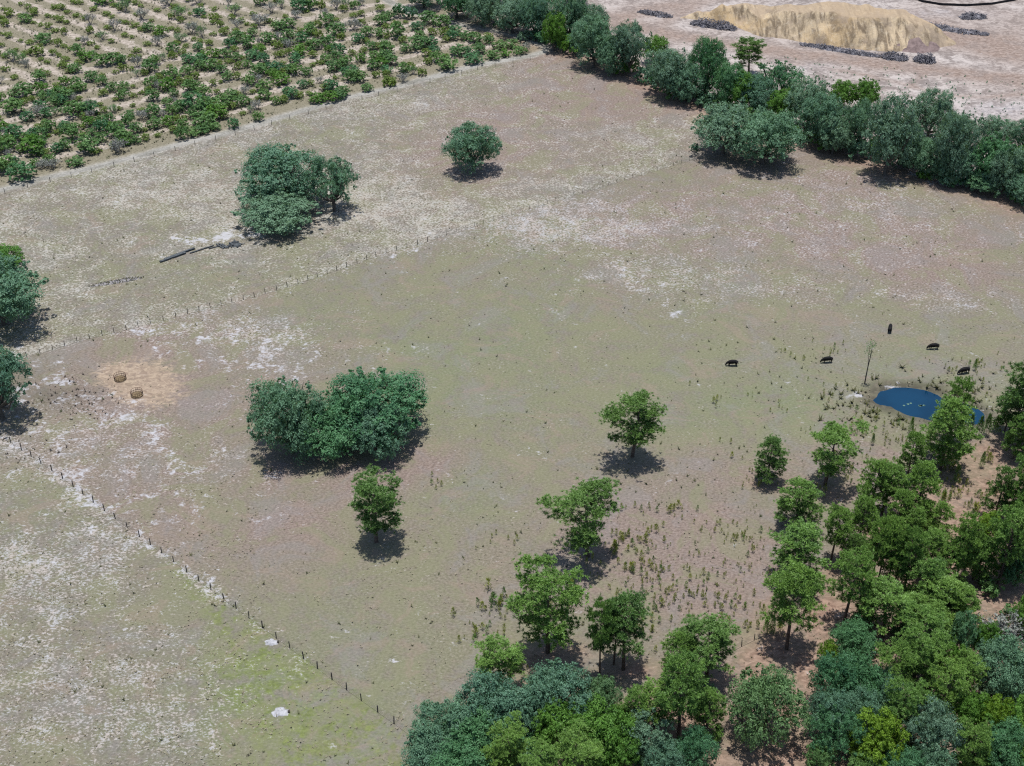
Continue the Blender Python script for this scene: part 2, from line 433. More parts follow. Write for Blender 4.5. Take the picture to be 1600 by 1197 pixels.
    attr('ze', orchard, lowl, upper)
    # ---- material
    m, nt, out = new_mat('pasture_soil_and_dry_grass'); n = N(nt); n.flat = True
    geo = n.node('ShaderNodeNewGeometry'); P = geo.outputs['Position']
    def at(nm):
        a = n.node('ShaderNodeAttribute', attribute_name=nm); s = n.node('ShaderNodeSeparateColor')
        nt.links.new(a.outputs['Color'], s.inputs[0]); return s.outputs
    A, Bb, Cc, D, E5 = at('za'), at('zb'), at('zc'), at('zd'), at('ze')
    mp = n.node('ShaderNodeMapping'); nt.links.new(P, mp.inputs[0]); mp.inputs['Scale'].default_value = (0.8, 1.25, 1); mp.inputs['Rotation'].default_value = (0, 0, 0.25)
    PM = mp.outputs[0]
    fine = n.noise(PM, 2.2, 6, 0.72)          # tufts, under a metre
    fine2 = n.noise(PM, 0.9, 5, 0.7, 0.6)
    mid = n.noise(P, 0.16, 5, 0.62, 0.4)
    wide = n.noise(P, 0.03, 4, 0.55)
    hue = n.noise(P, 0.45, 4, 0.65)
    # dry sward
    base = n.mix(n.step(fine, 0.32, 0.68), (0.140, 0.124, 0.098), (0.205, 0.184, 0.152))
    base = n.mix(n.math('MULTIPLY', n.step(hue, 0.42, 0.62), 0.5), base, (0.165, 0.165, 0.098))
    base = n.mix(n.math('MULTIPLY', n.step(n.noise(P, 0.25, 5, 0.7), 0.5, 0.66), 0.5), base, (0.235, 0.185, 0.145))
    gcol = n.mix(n.step(fine, 0.25, 0.75), (0.136, 0.160, 0.078), (0.186, 0.208, 0.116))
    gm = n.math('MULTIPLY', A[1], n.step(n.math('ADD', mid, n.math('MULTIPLY', hue, 0.5)), 0.50, 0.92, 0.25, 1.35), clamp=True)
    base = n.mix(gm, base, gcol)
    bright = n.mix(n.step(fine2, 0.35, 0.65), (0.095, 0.130, 0.022), (0.175, 0.225, 0.045))
    bm = n.math('MULTIPLY', n.step(A[1], 0.45, 0.95), n.step(n.math('ADD', hue, n.math('MULTIPLY', mid, 0.6)), 0.66, 0.95))
    base = n.mix(n.math('MULTIPLY', bm, n.math('MULTIPLY', E5[1], 0.85)), base, bright)
    bcol = n.mix(n.step(fine, 0.3, 0.7), (0.150, 0.113, 0.092), (0.275, 0.215, 0.180))
    brm = n.math('MULTIPLY', A[2], n.step(n.math('ADD', wide, n.math('MULTIPLY', mid, 0.7)), 0.60, 1.02, 0.5, 1.25), clamp=True)
    base = n.mix(brm, base, bcol)
    # hue patches: grey-lavender, pinkish, olive
    h1 = n.noise(P, 0.085, 5, 0.68, 0.5); h2 = n.noise(n.node('ShaderNodeVectorMath', operation='ADD').outputs[0], 0.1) if False else n.noise(PM, 0.12, 5, 0.7, 0.8)
    base = n.mix(n.math('MULTIPLY', n.step(h1, 0.52, 0.64), 0.30), base, n.mix(fine, (0.165, 0.155, 0.150), (0.255, 0.240, 0.235)))
    base = n.mix(n.math('MULTIPLY', n.step(h1, 0.50, 0.38), 0.55), base, n.mix(fine, (0.150, 0.148, 0.080), (0.235, 0.230, 0.140)))
    base = n.mix(n.math('MULTIPLY', n.step(h2, 0.55, 0.67), 0.42), base, n.mix(fine, (0.190, 0.140, 0.105), (0.300, 0.235, 0.185)))
    base = n.mix(n.math('MULTIPLY', n.step(fine, 0.45, 0.28, 0.0, 0.5), A[0]), base, (0.085, 0.078, 0.06))  # dark flecks: shadow between the tufts, painted into the ground colour
    base = n.mix(1.0, base, (0.742, 0.757, 0.775), 'MULTIPLY')
    # pale flecks of sand and bleached grass
    fl = n.math('ADD', n.math('MULTIPLY', fine2, 0.62), n.math('ADD', n.math('MULTIPLY', mid, 0.38), n.math('MULTIPLY', n.math('SUBTRACT', fine, 0.5), 0.95)))
    thr = n.step(A[0], 0.0, 1.0, 0.76, 0.46)
    thr = n.math('SUBTRACT', 0.745, n.math('MULTIPLY', A[0], 0.27))
    fm = n.node('ShaderNodeMapRange'); n.put(fm.inputs[0], n.math('SUBTRACT', fl, thr)); fm.inputs[1].default_value = -0.02; fm.inputs[2].default_value = 0.09
    pale = n.mix(n.step(hue, 0.4, 0.6), (0.335, 0.30, 0.278), (0.315, 0.312, 0.32))
    pale = n.mix(n.math('MULTIPLY', E5[2], 0.5), pale, (0.345, 0.33, 0.27))
    pale = n.mix(n.step(fine, 0.3, 0.7, 0.45, 0.0), pale, (0.2, 0.18, 0.15))
    base = n.mix(n.math('MULTIPLY', fm.outputs[0], 0.78), base, pale)
    # dark specks: dung, weeds, bare spots
    vor = n.node('ShaderNodeTexVoronoi'); nt.links.new(P, vor.inputs['Vector']); vor.inputs['Scale'].default_value = 0.33
    sp = n.math('MULTIPLY', n.step(vor.outputs['Distance'], 0.05, 0.16, 1.0, 0.0), n.step(n.noise(P, 0.9, 2), 0.5, 0.62))
    base = n.mix(n.math('MULTIPLY', sp, 0.4), base, (0.045, 0.042, 0.026))
    # orchard strips
    sandc = n.mix(n.step(fine2, 0.3, 0.7), (0.185, 0.155, 0.128), (0.345, 0.302, 0.258))
    grassc = n.mix(n.step(fine, 0.3, 0.7), (0.100, 0.090, 0.060), (0.205, 0.185, 0.135))
    so = n.math('ADD', D[2], n.math('MULTIPLY', n.math('SUBTRACT', mid, 0.5), 1.6))
    oc = n.mix(n.step(n.math('ADD', so, n.math('MULTIPLY', n.math('SUBTRACT', fine2, 0.5), 1.0)), 0.35, 0.95), grassc, sandc)
    base = n.mix(E5[0], base, oc)
    # cleared land
    cl = n.mix(n.step(n.math('ADD', n.math('MULTIPLY', mid, 0.6), n.math('MULTIPLY', fine2, 0.5)), 0.44, 0.66), (0.158, 0.135, 0.124), (0.345, 0.310, 0.288))
    cl = n.mix(n.math('MULTIPLY', n.step(fine, 0.60, 0.70), 0.5), cl, (0.16, 0.14, 0.12))
    drc = n.mix(n.step(fine2, 0.3, 0.7), (0.135, 0.100, 0.082), (0.255, 0.200, 0.170))
    cl = n.mix(n.math('MULTIPLY', Cc[2], n.step(mid, 0.30, 0.62, 0.6, 1.1), clamp=True), cl, drc)
    gy = n.mix(n.step(fine2, 0.3, 0.7), (0.17, 0.16, 0.17), (0.36, 0.33, 0.32))
    cl = n.mix(n.math('MULTIPLY', D[1], n.step(mid, 0.35, 0.6, 0.4, 1.2), clamp=True), cl, gy)
    base = n.mix(Cc[1], base, cl)
    # litter, hay, lane, mud, white sand
    lc = n.mix(n.step(fine2, 0.3, 0.7), (0.130, 0.080, 0.060), (0.265, 0.185, 0.140))
    lm = n.math('MULTIPLY', Bb[0], n.step(n.math('ADD', mid, n.math('MULTIPLY', fine2, 0.4)), 0.5, 0.85, 0.55, 1.25), clamp=True)
    base = n.mix(lm, base, lc)
    hc = n.mix(n.step(fine2, 0.35, 0.65), (0.185, 0.138, 0.102), (0.305, 0.238, 0.172))
    hm = n.step(n.math('ADD', Bb[1], n.math('ADD', n.math('MULTIPLY', n.math('SUBTRACT', hue, 0.5), 1.0), n.math('MULTIPLY', n.math('SUBTRACT', fine2, 0.5), 1.2))), 0.25, 0.85, 0.0, 0.85)
    base = n.mix(hm, base, hc)
    lnc = n.mix(n.step(fine2, 0.3, 0.7), (0.185, 0.175, 0.150), (0.34, 0.325, 0.295))
    base = n.mix(n.math('MULTIPLY', Cc[0], n.step(mid, 0.3, 0.6, 0.55, 1.0)), base, lnc)
    base = n.mix(n.math('MULTIPLY', Bb[2], n.step(hue, 0.3, 0.6, 0.5, 0.95)), base, (0.055, 0.05, 0.038))
    base = n.mix(n.step(n.math('ADD', D[0], n.math('ADD', n.math('ADD', n.math('MULTIPLY', n.math('SUBTRACT', hue, 0.5), 1.0), n.math('MULTIPLY', n.math('SUBTRACT', mid, 0.5), 1.6)), n.math('MULTIPLY', n.math('SUBTRACT', fine2, 0.5), 1.3))), 0.40, 0.80, 0.0, 0.85), base, n.mix(fine2, (0.24, 0.235, 0.24), (0.38, 0.38, 0.40)))
    hgt = n.math('ADD', n.math('MULTIPLY', fine, 0.6), fine2)
    n.bsdf(out, base, 0.95, 0.1, n.bump(hgt, 0.4, 0.22))
    o = link('ground', me, mat=m)
    tag(o, 'dry sandy pasture with pale flecks, olive grass and pine straw', 'ground', kind='structure')
    return o
build_ground()

# lane as a low crowned sheet of crushed stone
def ribbon(name, pts, w, z, mat, seed=1, jitter=0.35):
    rs = random.Random(seed)
    P = [Vector((*G(*p), z)) for p in pts]
    q = []
    for a, b in zip(P[:-1], P[1:]):
        k = max(1, int((b - a).length / 3))
        q += [a.lerp(b, i / k) for i in range(k)]
    q.append(P[-1])
    v, f = [], []
    for i, p in enumerate(q):
        d = (q[min(i + 1, len(q) - 1)] - q[max(i - 1, 0)]).normalized()
        nrm = Vector((-d.y, d.x, 0))
        for t in (-1, -0.5, 0, 0.5, 1):
            e = rs.uniform(-jitter, jitter) if abs(t) == 1 else 0
            v.append(p + nrm * (t * w / 2 + e) + Vector((0, 0, 0.05 * (1 - abs(t)) - (0.14 if abs(t) == 1 else 0))))
        if i:
            for c in range(4):
                a = (i - 1) * 5 + c
                f.append((a, a + 1, a + 6, a + 5))
    return link(name, mesh_np(name, np.array([tuple(x) for x in v]), f, smooth=True), mat=mat)
m, nt, out = new_mat('crushed_stone_lane'); n = N(nt)
geo = n.node('ShaderNodeNewGeometry')
f1 = n.noise(geo.outputs['Position'], 1.6, 6, 0.7); f2 = n.noise(geo.outputs['Position'], 0.12, 4, 0.6)
n.bsdf(out, n.mix(n.step(n.math('ADD', n.math('MULTIPLY', f1, 0.6), n.math('MULTIPLY', f2, 0.5)), 0.4, 0.68), (0.13, 0.125, 0.105), (0.27, 0.26, 0.235)), 0.95, 0.1, n.bump(f1, 0.4, 0.1))
lane_o = ribbon('farm_lane', LANE, 2.6, 0.02, m)
tag(lane_o, 'grey unpaved farm lane bending round the corner of the orchard', 'lane', kind='structure')

# ------------------------------------------------------------------ pond water
def build_pond():
    c = np.mean(np.array(pond_w), axis=0)
    v = [(c[0], c[1], -0.42)]; k = len(pond_w); ring = []
    sm = []
    for i in range(k):
        a, b = np.array(pond_w[i]), np.array(pond_w[(i + 1) % k])
        for t in (0, 0.34, 0.67): sm.append(a * (1 - t) + b * t)
    for p in sm:
        d = p - c; d = d / np.linalg.norm(d)
        q = p + d * 4.5
        v.append((q[0], q[1], -0.42))
    n_ = len(sm)
    f = [(0, 1 + i, 1 + (i + 1) % n_) for i in range(n_)]
    m, nt, out = new_mat('pond_water'); n = N(nt)
    geo = n.node('ShaderNodeNewGeometry')
    w = n.noise(geo.outputs['Position'], 1.8, 4, 0.6)
    col = n.mix(n.step(n.noise(geo.outputs['Position'], 0.12, 3), 0.35, 0.65), (0.0015, 0.020, 0.046), (0.0025, 0.027, 0.060))
    b = n.bsdf(out, col, 0.08, 0.5, n.bump(w, 0.15, 0.05))
    o = link('pond_water', mesh_np('pond_water', np.array(v), f), mat=m)
    tag(o, 'deep blue water of the small cattle pond beside the pines', 'pond', kind='structure')
    rs = random.Random(4); V, F = [], []
    for (px, py, ns, rx, ry) in ((1441, 631, 14, 7, 1.2), (1417, 629, 3, 9, 3.0), (1500, 640, 4, 10, 5)):
        for i in range(ns):
            x, y = G(px + rs.gauss(0, rx * 0.6), py + rs.gauss(0, ry * 0.6))
            r = rs.uniform(0.10, 0.32); b0 = len(V); kk = 7
            for j in range(kk):
                t = j * 2 * math.pi / kk; rr = r * rs.uniform(0.6, 1.1)
                V.append((x + rr * math.cos(t), y + rr * math.sin(t), -0.40))
                V.append((x + rr * math.cos(t), y + rr * math.sin(t), -0.43))
            F.append(tuple(b0 + 2 * j for j in range(kk)))
            for j in range(kk): F.append((b0 + 2 * j, b0 + 2 * j + 1, b0 + 2 * ((j + 1) % kk) + 1, b0 + 2 * ((j + 1) % kk)))
    o = link('pond_weed', mesh_np('pond_weed', np.array(V), F), mat=plain_mat('pond_weed', (0.05, 0.10, 0.08), (0.11, 0.18, 0.13), 1))
    tag(o, 'pale green water weed floating in patches on the blue pond', 'water weed', kind='stuff')
build_pond()

# ------------------------------------------------------------------ plant templates
def leaves(rs, P, Nrm, size, aspect=0.55, jit=0.4):
    """quads at points P facing Nrm -> verts, faces"""
    n = len(P)
    Nn = Nrm / (np.linalg.norm(Nrm, axis=1, keepdims=True) + 1e-9)
    t = rs.normal(size=(n, 3)); a = np.cross(Nn, t); a /= (np.linalg.norm(a, axis=1, keepdims=True) + 1e-9)
    b = np.cross(Nn, a)
    s = size * (1 + jit * (rs.rand(n, 1) * 2 - 1))
    a = a * s * 0.5; b = b * s * 0.5 * aspect
    bend = Nn * s * 0.12
    v = np.stack([P - a - bend, P - b * 1.0, P + a - bend, P + b * 1.0], 1).reshape(-1, 3)
    f = np.arange(n * 4).reshape(n, 4)
    return v, f
def broad_crown(seed, r, h, zb, nl, lr, per, leaf, flat=1.0, gap=0.0, moss=0.0):
    """crown of leafy clumps; returns crown mesh, lobe centres"""
    rs = np.random.RandomState(seed)
    cz, bz = (h + zb) / 2, (h - zb) / 2
    C, RR = [], []
    gold = math.pi * (3 - math.sqrt(5))
    for i in range(nl):
        u = 1 - 1.93 * (i + 0.5) / nl                      # from top to low
        th = gold * i + rs.rand() * 0.7
        q = max(math.sqrt(max(0, 1 - u * u)), 0.62 if u < 0 else 0)
        k = 0.50 + 0.42 * rs.rand() ** 0.8
        c = np.array([q * math.cos(th) * r * k, q * math.sin(th) * r * k, cz + u * bz * (k + 0.02)])
        rad = r * lr * (0.55 + 0.85 * rs.rand())
        if rs.rand() < gap: continue
        C.append(c); RR.append(rad)
    for i in range(nl // 4):
        C.append(np.array([rs.uniform(-.4, .4) * r, rs.uniform(-.4, .4) * r, cz + rs.uniform(-.3, .5) * bz])); RR.append(r * lr)
    for i in range(nl):                                     # sprays that stick out of the outline
        u = rs.uniform(-.5, 1); th = rs.rand() * 6.283; q = math.sqrt(max(0, 1 - u * u)); k = rs.uniform(.86, 1.06)
        C.append(np.array([q * math.cos(th) * r * k, q * math.sin(th) * r * k, cz + u * bz * k])); RR.append(r * lr * rs.uniform(.25, .45))
    PV, NV, TV = [], [], []
    for c, rad in zip(C, RR):
        lt = rs.rand()
        nc = max(6, int(per * (rad / (r * lr)) ** 2))
        d = rs.normal(size=(nc, 3)); d[:, 2] = d[:, 2] * 0.8 + 0.55
        d /= np.linalg.norm(d, axis=1, keepdims=True)
        cp = c + d * rad * np.array([1, 1, 0.8 * flat]) * (0.72 + 0.36 * rs.rand(nc, 1))
        m_ = 17
        for j in range(nc):
            ct = rs.rand()
            g = rs.normal(size=(m_, 3)) * rad * 0.16
            g[:, 2] *= 0.6
            PV.append(cp[j] + g)
            NV.append(d[j] * 0.75 + np.array([0, 0, 0.35]) + rs.normal(size=(m_, 3)) * 0.34)
            TV.append(np.clip(0.38 * lt + 0.37 * ct + 0.25 * rs.rand(m_), 0, 1))
    P = np.concatenate(PV); Nn = np.concatenate(NV); T = np.concatenate(TV)
    keep = P[:, 2] > 0.12
    P, Nn, T = P[keep], Nn[keep], T[keep]
    v, f = leaves(rs, P, Nn, leaf)
    T = np.repeat(T, 4)
    return mesh_np('crown', v, f, T), C
def limbs(seed, C, h, zb, r0, nl=7, sides=6):
    rs = random.Random(seed)
    T = Tubes()
    fork = Vector((rs.uniform(-.3, .3), rs.uniform(-.3, .3), max(zb * 1.0, h * 0.2)))
    T.tube([(0, 0, -0.3), (0, 0, 0.15), fork * 0.6, fork], [r0 * 1.7, r0 * 1.15, r0, r0 * 0.95], 8)
    for c in sorted(C[:max(nl, len(C) // 2)], key=lambda q: rs.random())[:nl]:
        c = Vector(c)
        midp = fork.lerp(c, 0.5) + Vector((rs.uniform(-1, 1), rs.uniform(-1, 1), -0.06 * h))
        T.tube([fork - Vector((0, 0, 0.15)), midp, c, c + (c - midp) * 0.4], [r0 * 0.6, r0 * 0.42, r0 * 0.2, r0 * 0.06], sides)
        for k in range(2):
            e = c + Vector((rs.uniform(-1, 1), rs.uniform(-1, 1), rs.uniform(0, .8))) * h * 0.13
            T.tube([midp.lerp(c, 0.6), e], [r0 * 0.2, r0 * 0.05], 4)
    return T.mesh('trunk')
def pine_mesh(seed, h, r, cs, kc=0.35, nb=30, tuft=0.50, needles=20, dens=1.0, lean=0.3, layers=0, skew=0.0, pad=0.25):
    rs = np.random.RandomState(seed)
    T = Tubes()
    lx, ly = rs.uniform(-lean, lean), rs.uniform(-lean, lean)
    axis = lambda t: Vector((lx * math.sin(t * 2.2) * (1 + t), ly * math.sin(t * 1.7 + 0.5) - ly * math.sin(.5), t * h))
    ts = [0, 0.02, 0.2, 0.4, 0.6, 0.8, 0.95]
    T.tube([axis(t) - (Vector((0, 0, 0.3)) if t == 0 else Vector((0, 0, 0))) for t in ts], [h * 0.022, h * 0.0175, h * 0.0150, h * 0.0125, h * 0.009, h * 0.005, h * 0.0015], 7)
    TP, TD, TT = [], [], []
    def add_pad(c, pr, tin):
        n_ = max(5, int(19 * dens * (pr / 1.0) ** 1.6))
        for j in range(n_):
            o = Vector(rs.normal(size=3)); o = Vector((o.x * .40, o.y * .40, abs(o.z) * .26 - .08)) * pr
            TP.append(c + o); TD.append((o.normalized() * .7 + Vector((0, 0, .6))).normalized()); TT.append(0.45 * tin + 0.55 * rs.rand())
    gx = rs.uniform(0, 6.28)
    for i in range(nb):
        k = (i + 0.5) / nb
        if layers: k = (round(k * layers) + rs.uniform(-.16, .16)) / layers
        k = min(max(k, 0.0), 0.97); t = cs + (1 - cs) * k * 0.97
        prof = math.sqrt(max(0.06, 1 - ((k - kc) / (0.70 if k > kc else 0.62)) ** 2))
        th = i * 2.4 + rs.rand() * 0.9
        L = r * prof * (0.55 + 0.45 * rs.rand()) * (1 + skew * math.cos(th - gx)) - r * pad * 0.4
        L = max(L, 0.25)
        up = 0.05 + 0.55 * k + rs.uniform(-.12, .12)
        s0 = axis(t); d = Vector((math.cos(th), math.sin(th), 0))
        mid = s0 + d * L * 0.5 + Vector((0, 0, L * up * 0.25)); end = s0 + d * L + Vector((0, 0, L * up * 0.7))
        rb = h * 0.0045 * (0.45 + (1 - k))
        T.tube([s0, mid, end], [rb, rb * 0.75, rb * 0.3], 4, cap=False)
        bt = rs.rand(); pr = r * pad * (0.75 + 0.55 * rs.rand())
        add_pad(end, pr, bt)
        if L > r * 0.45 and rs.rand() < 0.75:
            sd2 = Vector((-d.y, d.x, 0)) * rs.choice([-1, 1]) * r * 0.2
            p2 = s0.lerp(end, rs.uniform(.5, .7)) + sd2 + Vector((0, 0, .15))
            add_pad(p2, pr * .8, bt * .5 + .5 * rs.rand()); T.tube([s0.lerp(mid, .8), p2], [rb * .5, rb * .2], 3, cap=False)
    add_pad(axis(0.97), r * pad * .8, rs.rand())
    n = len(TP)
    TP = np.array([tuple(p) for p in TP]); TD = np.array([tuple(p) for p in TD]); TT = np.array(TT)
    K = needles
    D = TD[:, None, :] * 0.6 + rs.normal(size=(n, K, 3)) * 0.55
    D /= np.linalg.norm(D, axis=2, keepdims=True)
    Ln = tuft * (0.65 + 0.5 * rs.rand(n, K, 1))
    side = np.cross(D, rs.normal(size=(n, K, 3))); side /= (np.linalg.norm(side, axis=2, keepdims=True) + 1e-9)
    wd = tuft * 0.085
    b0 = TP[:, None, :] - D * 0.04
    v = np.stack([b0 - side * wd * 0.7, b0 + D * Ln * 0.55 + side * wd * 1.5, b0 + D * Ln], 2).reshape(-1, 3)
    f = np.arange(len(v)).reshape(-1, 3)
    tt = np.repeat(np.clip(np.repeat(TT, K) * 0.75 + 0.25 * rs.rand(n * K), 0, 0.92), 3)
    return T.mesh('trunk'), mesh_np('crown', v, f, tt)
def bare_mesh(seed, h, r, leafy=0.15):
    rs = random.Random(seed); T = Tubes(); LP = []
    def grow(p, d, L, rad, lev):
        e = p + d * L + Vector((0, 0, 0.05 * L))
        m_ = p.lerp(e, 0.5) + Vector((rs.uniform(-1, 1), rs.uniform(-1, 1), 0)) * 0.08 * L
        T.tube([p, m_, e], [rad, rad * 0.8, rad * 0.5], 4 if lev else 5, cap=False)
        if lev >= 2: LP.append(e)
        if lev < 3:
            for i in range(4 if lev else 5):
                nd = (d * 0.7 + Vector((rs.uniform(-1, 1), rs.uniform(-1, 1), rs.uniform(-.1, .8))) * 0.8).normalized()
                grow(p.lerp(e, rs.uniform(0.5, 1)), nd, L * rs.uniform(0.5, 0.75), rad * 0.5, lev + 1)
    for i in range(3):
        t = i * 2.1 + rs.random()
        grow(Vector((0, 0, -0.05)), Vector((math.cos(t) * 0.55, math.sin(t) * 0.55, 1)).normalized(), h * 0.42, h * 0.03, 0)
    nr = np.random.RandomState(seed)
    LP = np.array([tuple(p) for p in LP])
    pick = LP[nr.randint(0, len(LP), int(len(LP) * leafy * 8) + 12)]
    P = pick + nr.normal(size=pick.shape) * 0.22
    P[:, 2] = np.maximum(P[:, 2], 0.1)
    v, f = leaves(nr, P, nr.normal(size=P.shape) + np.array([0, 0, .6]), 0.26)
    return T.mesh('branches'), mesh_np('crown', v, f, np.repeat(nr.rand(len(P)) * 0.9, 4))
def spire_mesh(seed, h, r, n=150, L=0.42):
    """young pine: upright candle of needle tufts, one mesh (needles only, stem inside)"""
    rs = np.random.RandomState(seed)
    t = rs.rand(n) ** 0.8; th = rs.rand(n) * 6.283
    q = r * (1 - t) ** 0.7 * (0.25 + 0.75 * rs.rand(n)) + 0.02
    P = np.stack([q * np.cos(th), q * np.sin(th), h * (0.06 + 0.86 * t)], 1)
    D = np.stack([np.cos(th) * 0.55, np.sin(th) * 0.55, 0.7 + 0.8 * t], 1) + rs.normal(size=(n, 3)) * 0.25
    D /= np.linalg.norm(D, axis=1, keepdims=True)
    s = np.cross(D, rs.normal(size=(n, 3))); s /= np.linalg.norm(s, axis=1, keepdims=True)
    Ln = (L * (0.6 + 0.7 * rs.rand(n)))[:, None]; w = L * 0.12
    v = np.stack([P - s * w * .5, P + s * w * .5, P + D * Ln * .7 + s * w, P + D * Ln - s * w * .3], 1).reshape(-1, 3)
    f = np.arange(len(v)).reshape(-1, 4)
    tt = np.repeat(rs.rand(n) * 0.9, 4)
    b = len(v)
    st = np.array([(0.035, 0, -0.1), (-0.02, 0.03, -0.1), (-0.02, -0.03, -0.1), (0, 0, h * 0.9)])
    v = np.concatenate([v, st]); tt = np.concatenate([tt, np.zeros(4)])
    f = np.concatenate([f, np.array([[b, b + 1, b + 3, b + 3], [b + 1, b + 2, b + 3, b + 3], [b + 2, b, b + 3, b + 3]])])
    f = [tuple(x) if x[2] != x[3] else tuple(x[:3]) for x in f.tolist()]
    return mesh_np('sapling', v, f, tt)
def palm_mesh(seed):
    rs = random.Random(seed); V, F, T = [], [], []
    for i in range(26):
        th = rs.uniform(0, 6.28); ln = rs.uniform(0.7, 1.5)
        c = Vector((math.cos(th) * ln, math.sin(th) * ln, rs.uniform(0.5, 1.3)))
        d = (Vector((math.cos(th), math.sin(th), rs.uniform(-.3, .7)))).normalized()
        s = d.cross(Vector((0, 0, 1))).normalized(); tin = rs.random()
        b = len(V); V += [Vector((0, 0, 0)) - s * .02, Vector((0, 0, 0)) + s * .02, c]; F.append((b, b + 1, b + 2)); T += [tin] * 3
        for k in range(11):
            a = (k - 5) / 5 * 1.5
            e = c + (d * math.cos(a) + s * math.sin(a)) * 0.75 + Vector((0, 0, -0.1 * abs(a)))
            w = (d * -math.sin(a) + s * math.cos(a)) * 0.07
            m_ = c.lerp(e, .6) + Vector((0, 0, .05))
            b = len(V); V += [c, m_ - w, e, m_ + w]; F.append((b, b + 1, b + 2, b + 3)); T += [tin] * 4
    return mesh_np('crown', np.array([tuple(x) for x in V]), F, T)

TPL = {'oak': [], 'oak_open': [], 'broad': [], 'pine_tall': [], 'pine_full': [], 'pine_flat': [], 'pine_broad': [], 'citrus': [], 'bush': [], 'bare': [], 'sap': []}
OR, OH = 8.0, 11.0
for sd_ in range(5):
    cm, C = broad_crown(100 + sd_, OR, OH, 1.2, 40, 0.25, 26, 0.38)
    TPL['oak'].append((limbs(100 + sd_, C, OH, 1.6, 0.5, 9), cm))
for sd_ in range(3):
    cm, C = broad_crown(140 + sd_, OR, OH, 2.6, 34, 0.21, 24, 0.36, gap=0.16)
    TPL['oak_open'].append((limbs(140 + sd_, C, OH, 2.2, 0.5, 16), cm))
for sd_ in range(4):
    cm, C = broad_crown(180 + sd_, OR, OH, 1.4, 50, 0.20, 20, 0.42)
    TPL['broad'].append((limbs(180 + sd_, C, OH, 2.2, 0.4, 9), cm))
PR, PH = 4.0, 15.0
for sd_ in range(4): TPL['pine_tall'].append(pine_mesh(200 + sd_, PH, PR, 0.40, 0.36, 40, dens=0.95, pad=0.25))
for sd_ in range(4): TPL['pine_full'].append(pine_mesh(220 + sd_, PH, PR, 0.14, 0.30, 50, dens=0.95, pad=0.25))
for sd_ in range(3): TPL['pine_flat'].append(pine_mesh(240 + sd_, PH, PR, 0.26, 0.62, 17, lean=0.9, layers=4, skew=0.30, pad=0.36, dens=1.7, tuft=0.46))
for sd_ in range(3): TPL['pine_broad'].append(pine_mesh(260 + sd_, PH, PR, 0.22, 0.58, 26, skew=0.15, pad=0.32, dens=1.5, tuft=0.46))
CR, CHt = 2.0, 2.8
for sd_ in range(6):
    cm, C = broad_crown(300 + sd_, CR, CHt, 0.25, 14, 0.34, 7, 0.26)
    TPL['citrus'].append((limbs(300 + sd_, C, CHt, 0.6, 0.09, 5, 4), cm))
for sd_ in range(4):
    cm, C = broad_crown(320 + sd_, 1.3, 1.2, 0.05, 8, 0.38, 6, 0.21)
    TPL['bush'].append((None, cm))
for sd_ in range(4): TPL['bare'].append(bare_mesh(340 + sd_, 3.2, 2.0, 0.12 + 0.12 * (sd_ % 2)))
for sd_ in range(6): TPL['sap'].append(spire_mesh(360 + sd_, 1.5, 0.30, 90, 0.30))
SAP_TALL = [spire_mesh(370 + i, 5.0, 1.0, 420, 0.55) for i in range(3)]

RNG = random.Random(77)
def plant(name, label, loc, tpl, sc, crown_mat, bark, cat='tree', group=None, rz=None, trunk_name='trunk'):
    tm, cm = tpl
    e = empty(name, (loc[0], loc[1], -0.08), RNG.uniform(0, 6.28) if rz is None else rz, sc)
    tag(e, label, cat, group)
    if tm is not None: link(trunk_name, tm, e, bark)
    link('crown', cm, e, crown_mat)
    return e
BARE_COUNT = [0]
def oak_at(xc, yt, w, h, label, mat='oak', tpl='oak', name='live_oak', group=None, idx=None, cat='tree'):
    """broadleaf tree from the column of its middle, the row of its top, its width in px and height in m"""
    yb = yt + 60
    for _ in range(6):
        s = S(yb); ph = PHI(yb); r = w / 2 / s
        c, b = 0.55 * h, 0.45 * h
        yb = yt + s * (c * math.cos(ph) + math.sqrt((b * math.cos(ph)) ** 2 + (r * math.sin(ph)) ** 2))
    T = TPL[tpl]; t = T[idx if idx is not None else RNG.randrange(len(T))]
    k = r / OR * 1.02
    return plant(name, label, G(xc, yb), t, (k, k, h / OH), M[mat], M['bark'], cat, group)
def oak_box(x0, yt, x1, yb_, label, mat='oak', tpl='oak', name='live_oak', group=None, idx=None):
    """from the box of the crown: height follows from its outline"""
    h = 8.0; w = x1 - x0
    lo, hi = 2.5, 22.0
    for _ in range(40):
        h = (lo + hi) / 2
        yb = yt + 60
        for _ in range(5):
            s = S(yb); ph = PHI(yb); r = w / 2 / s; c, b = 0.55 * h, 0.45 * h
            e = math.sqrt((b * math.cos(ph)) ** 2 + (r * math.sin(ph)) ** 2)
            yb = yt + s * (c * math.cos(ph) + e)
        if s * 2 * e < (yb_ - yt): lo = h
        else: hi = h
    h = max(h, 0.40 * w / S(yb_))
    return oak_at((x0 + x1) / 2, yt, w, h, label, mat, tpl, name, group, idx)
def pine_at(xb, yb, yt, w, label, mat='pine', tpl='pine_tall', group=None, idx=None, name='pine_tree', rz=None):
    h = height_to(xb, yb, yt) * 0.925; s = S(yb - 0.4 * (yb - yt)); r = w / 2 / s * (1.12 if group else 0.98)
    T = TPL[tpl]; t = T[idx if idx is not None else RNG.randrange(len(T))]
    k = r / PR * 1.0
    return plant(name, label, G(xb, yb), t, (k, k, h / PH), M[mat], M['pbark'], 'tree', group, rz)
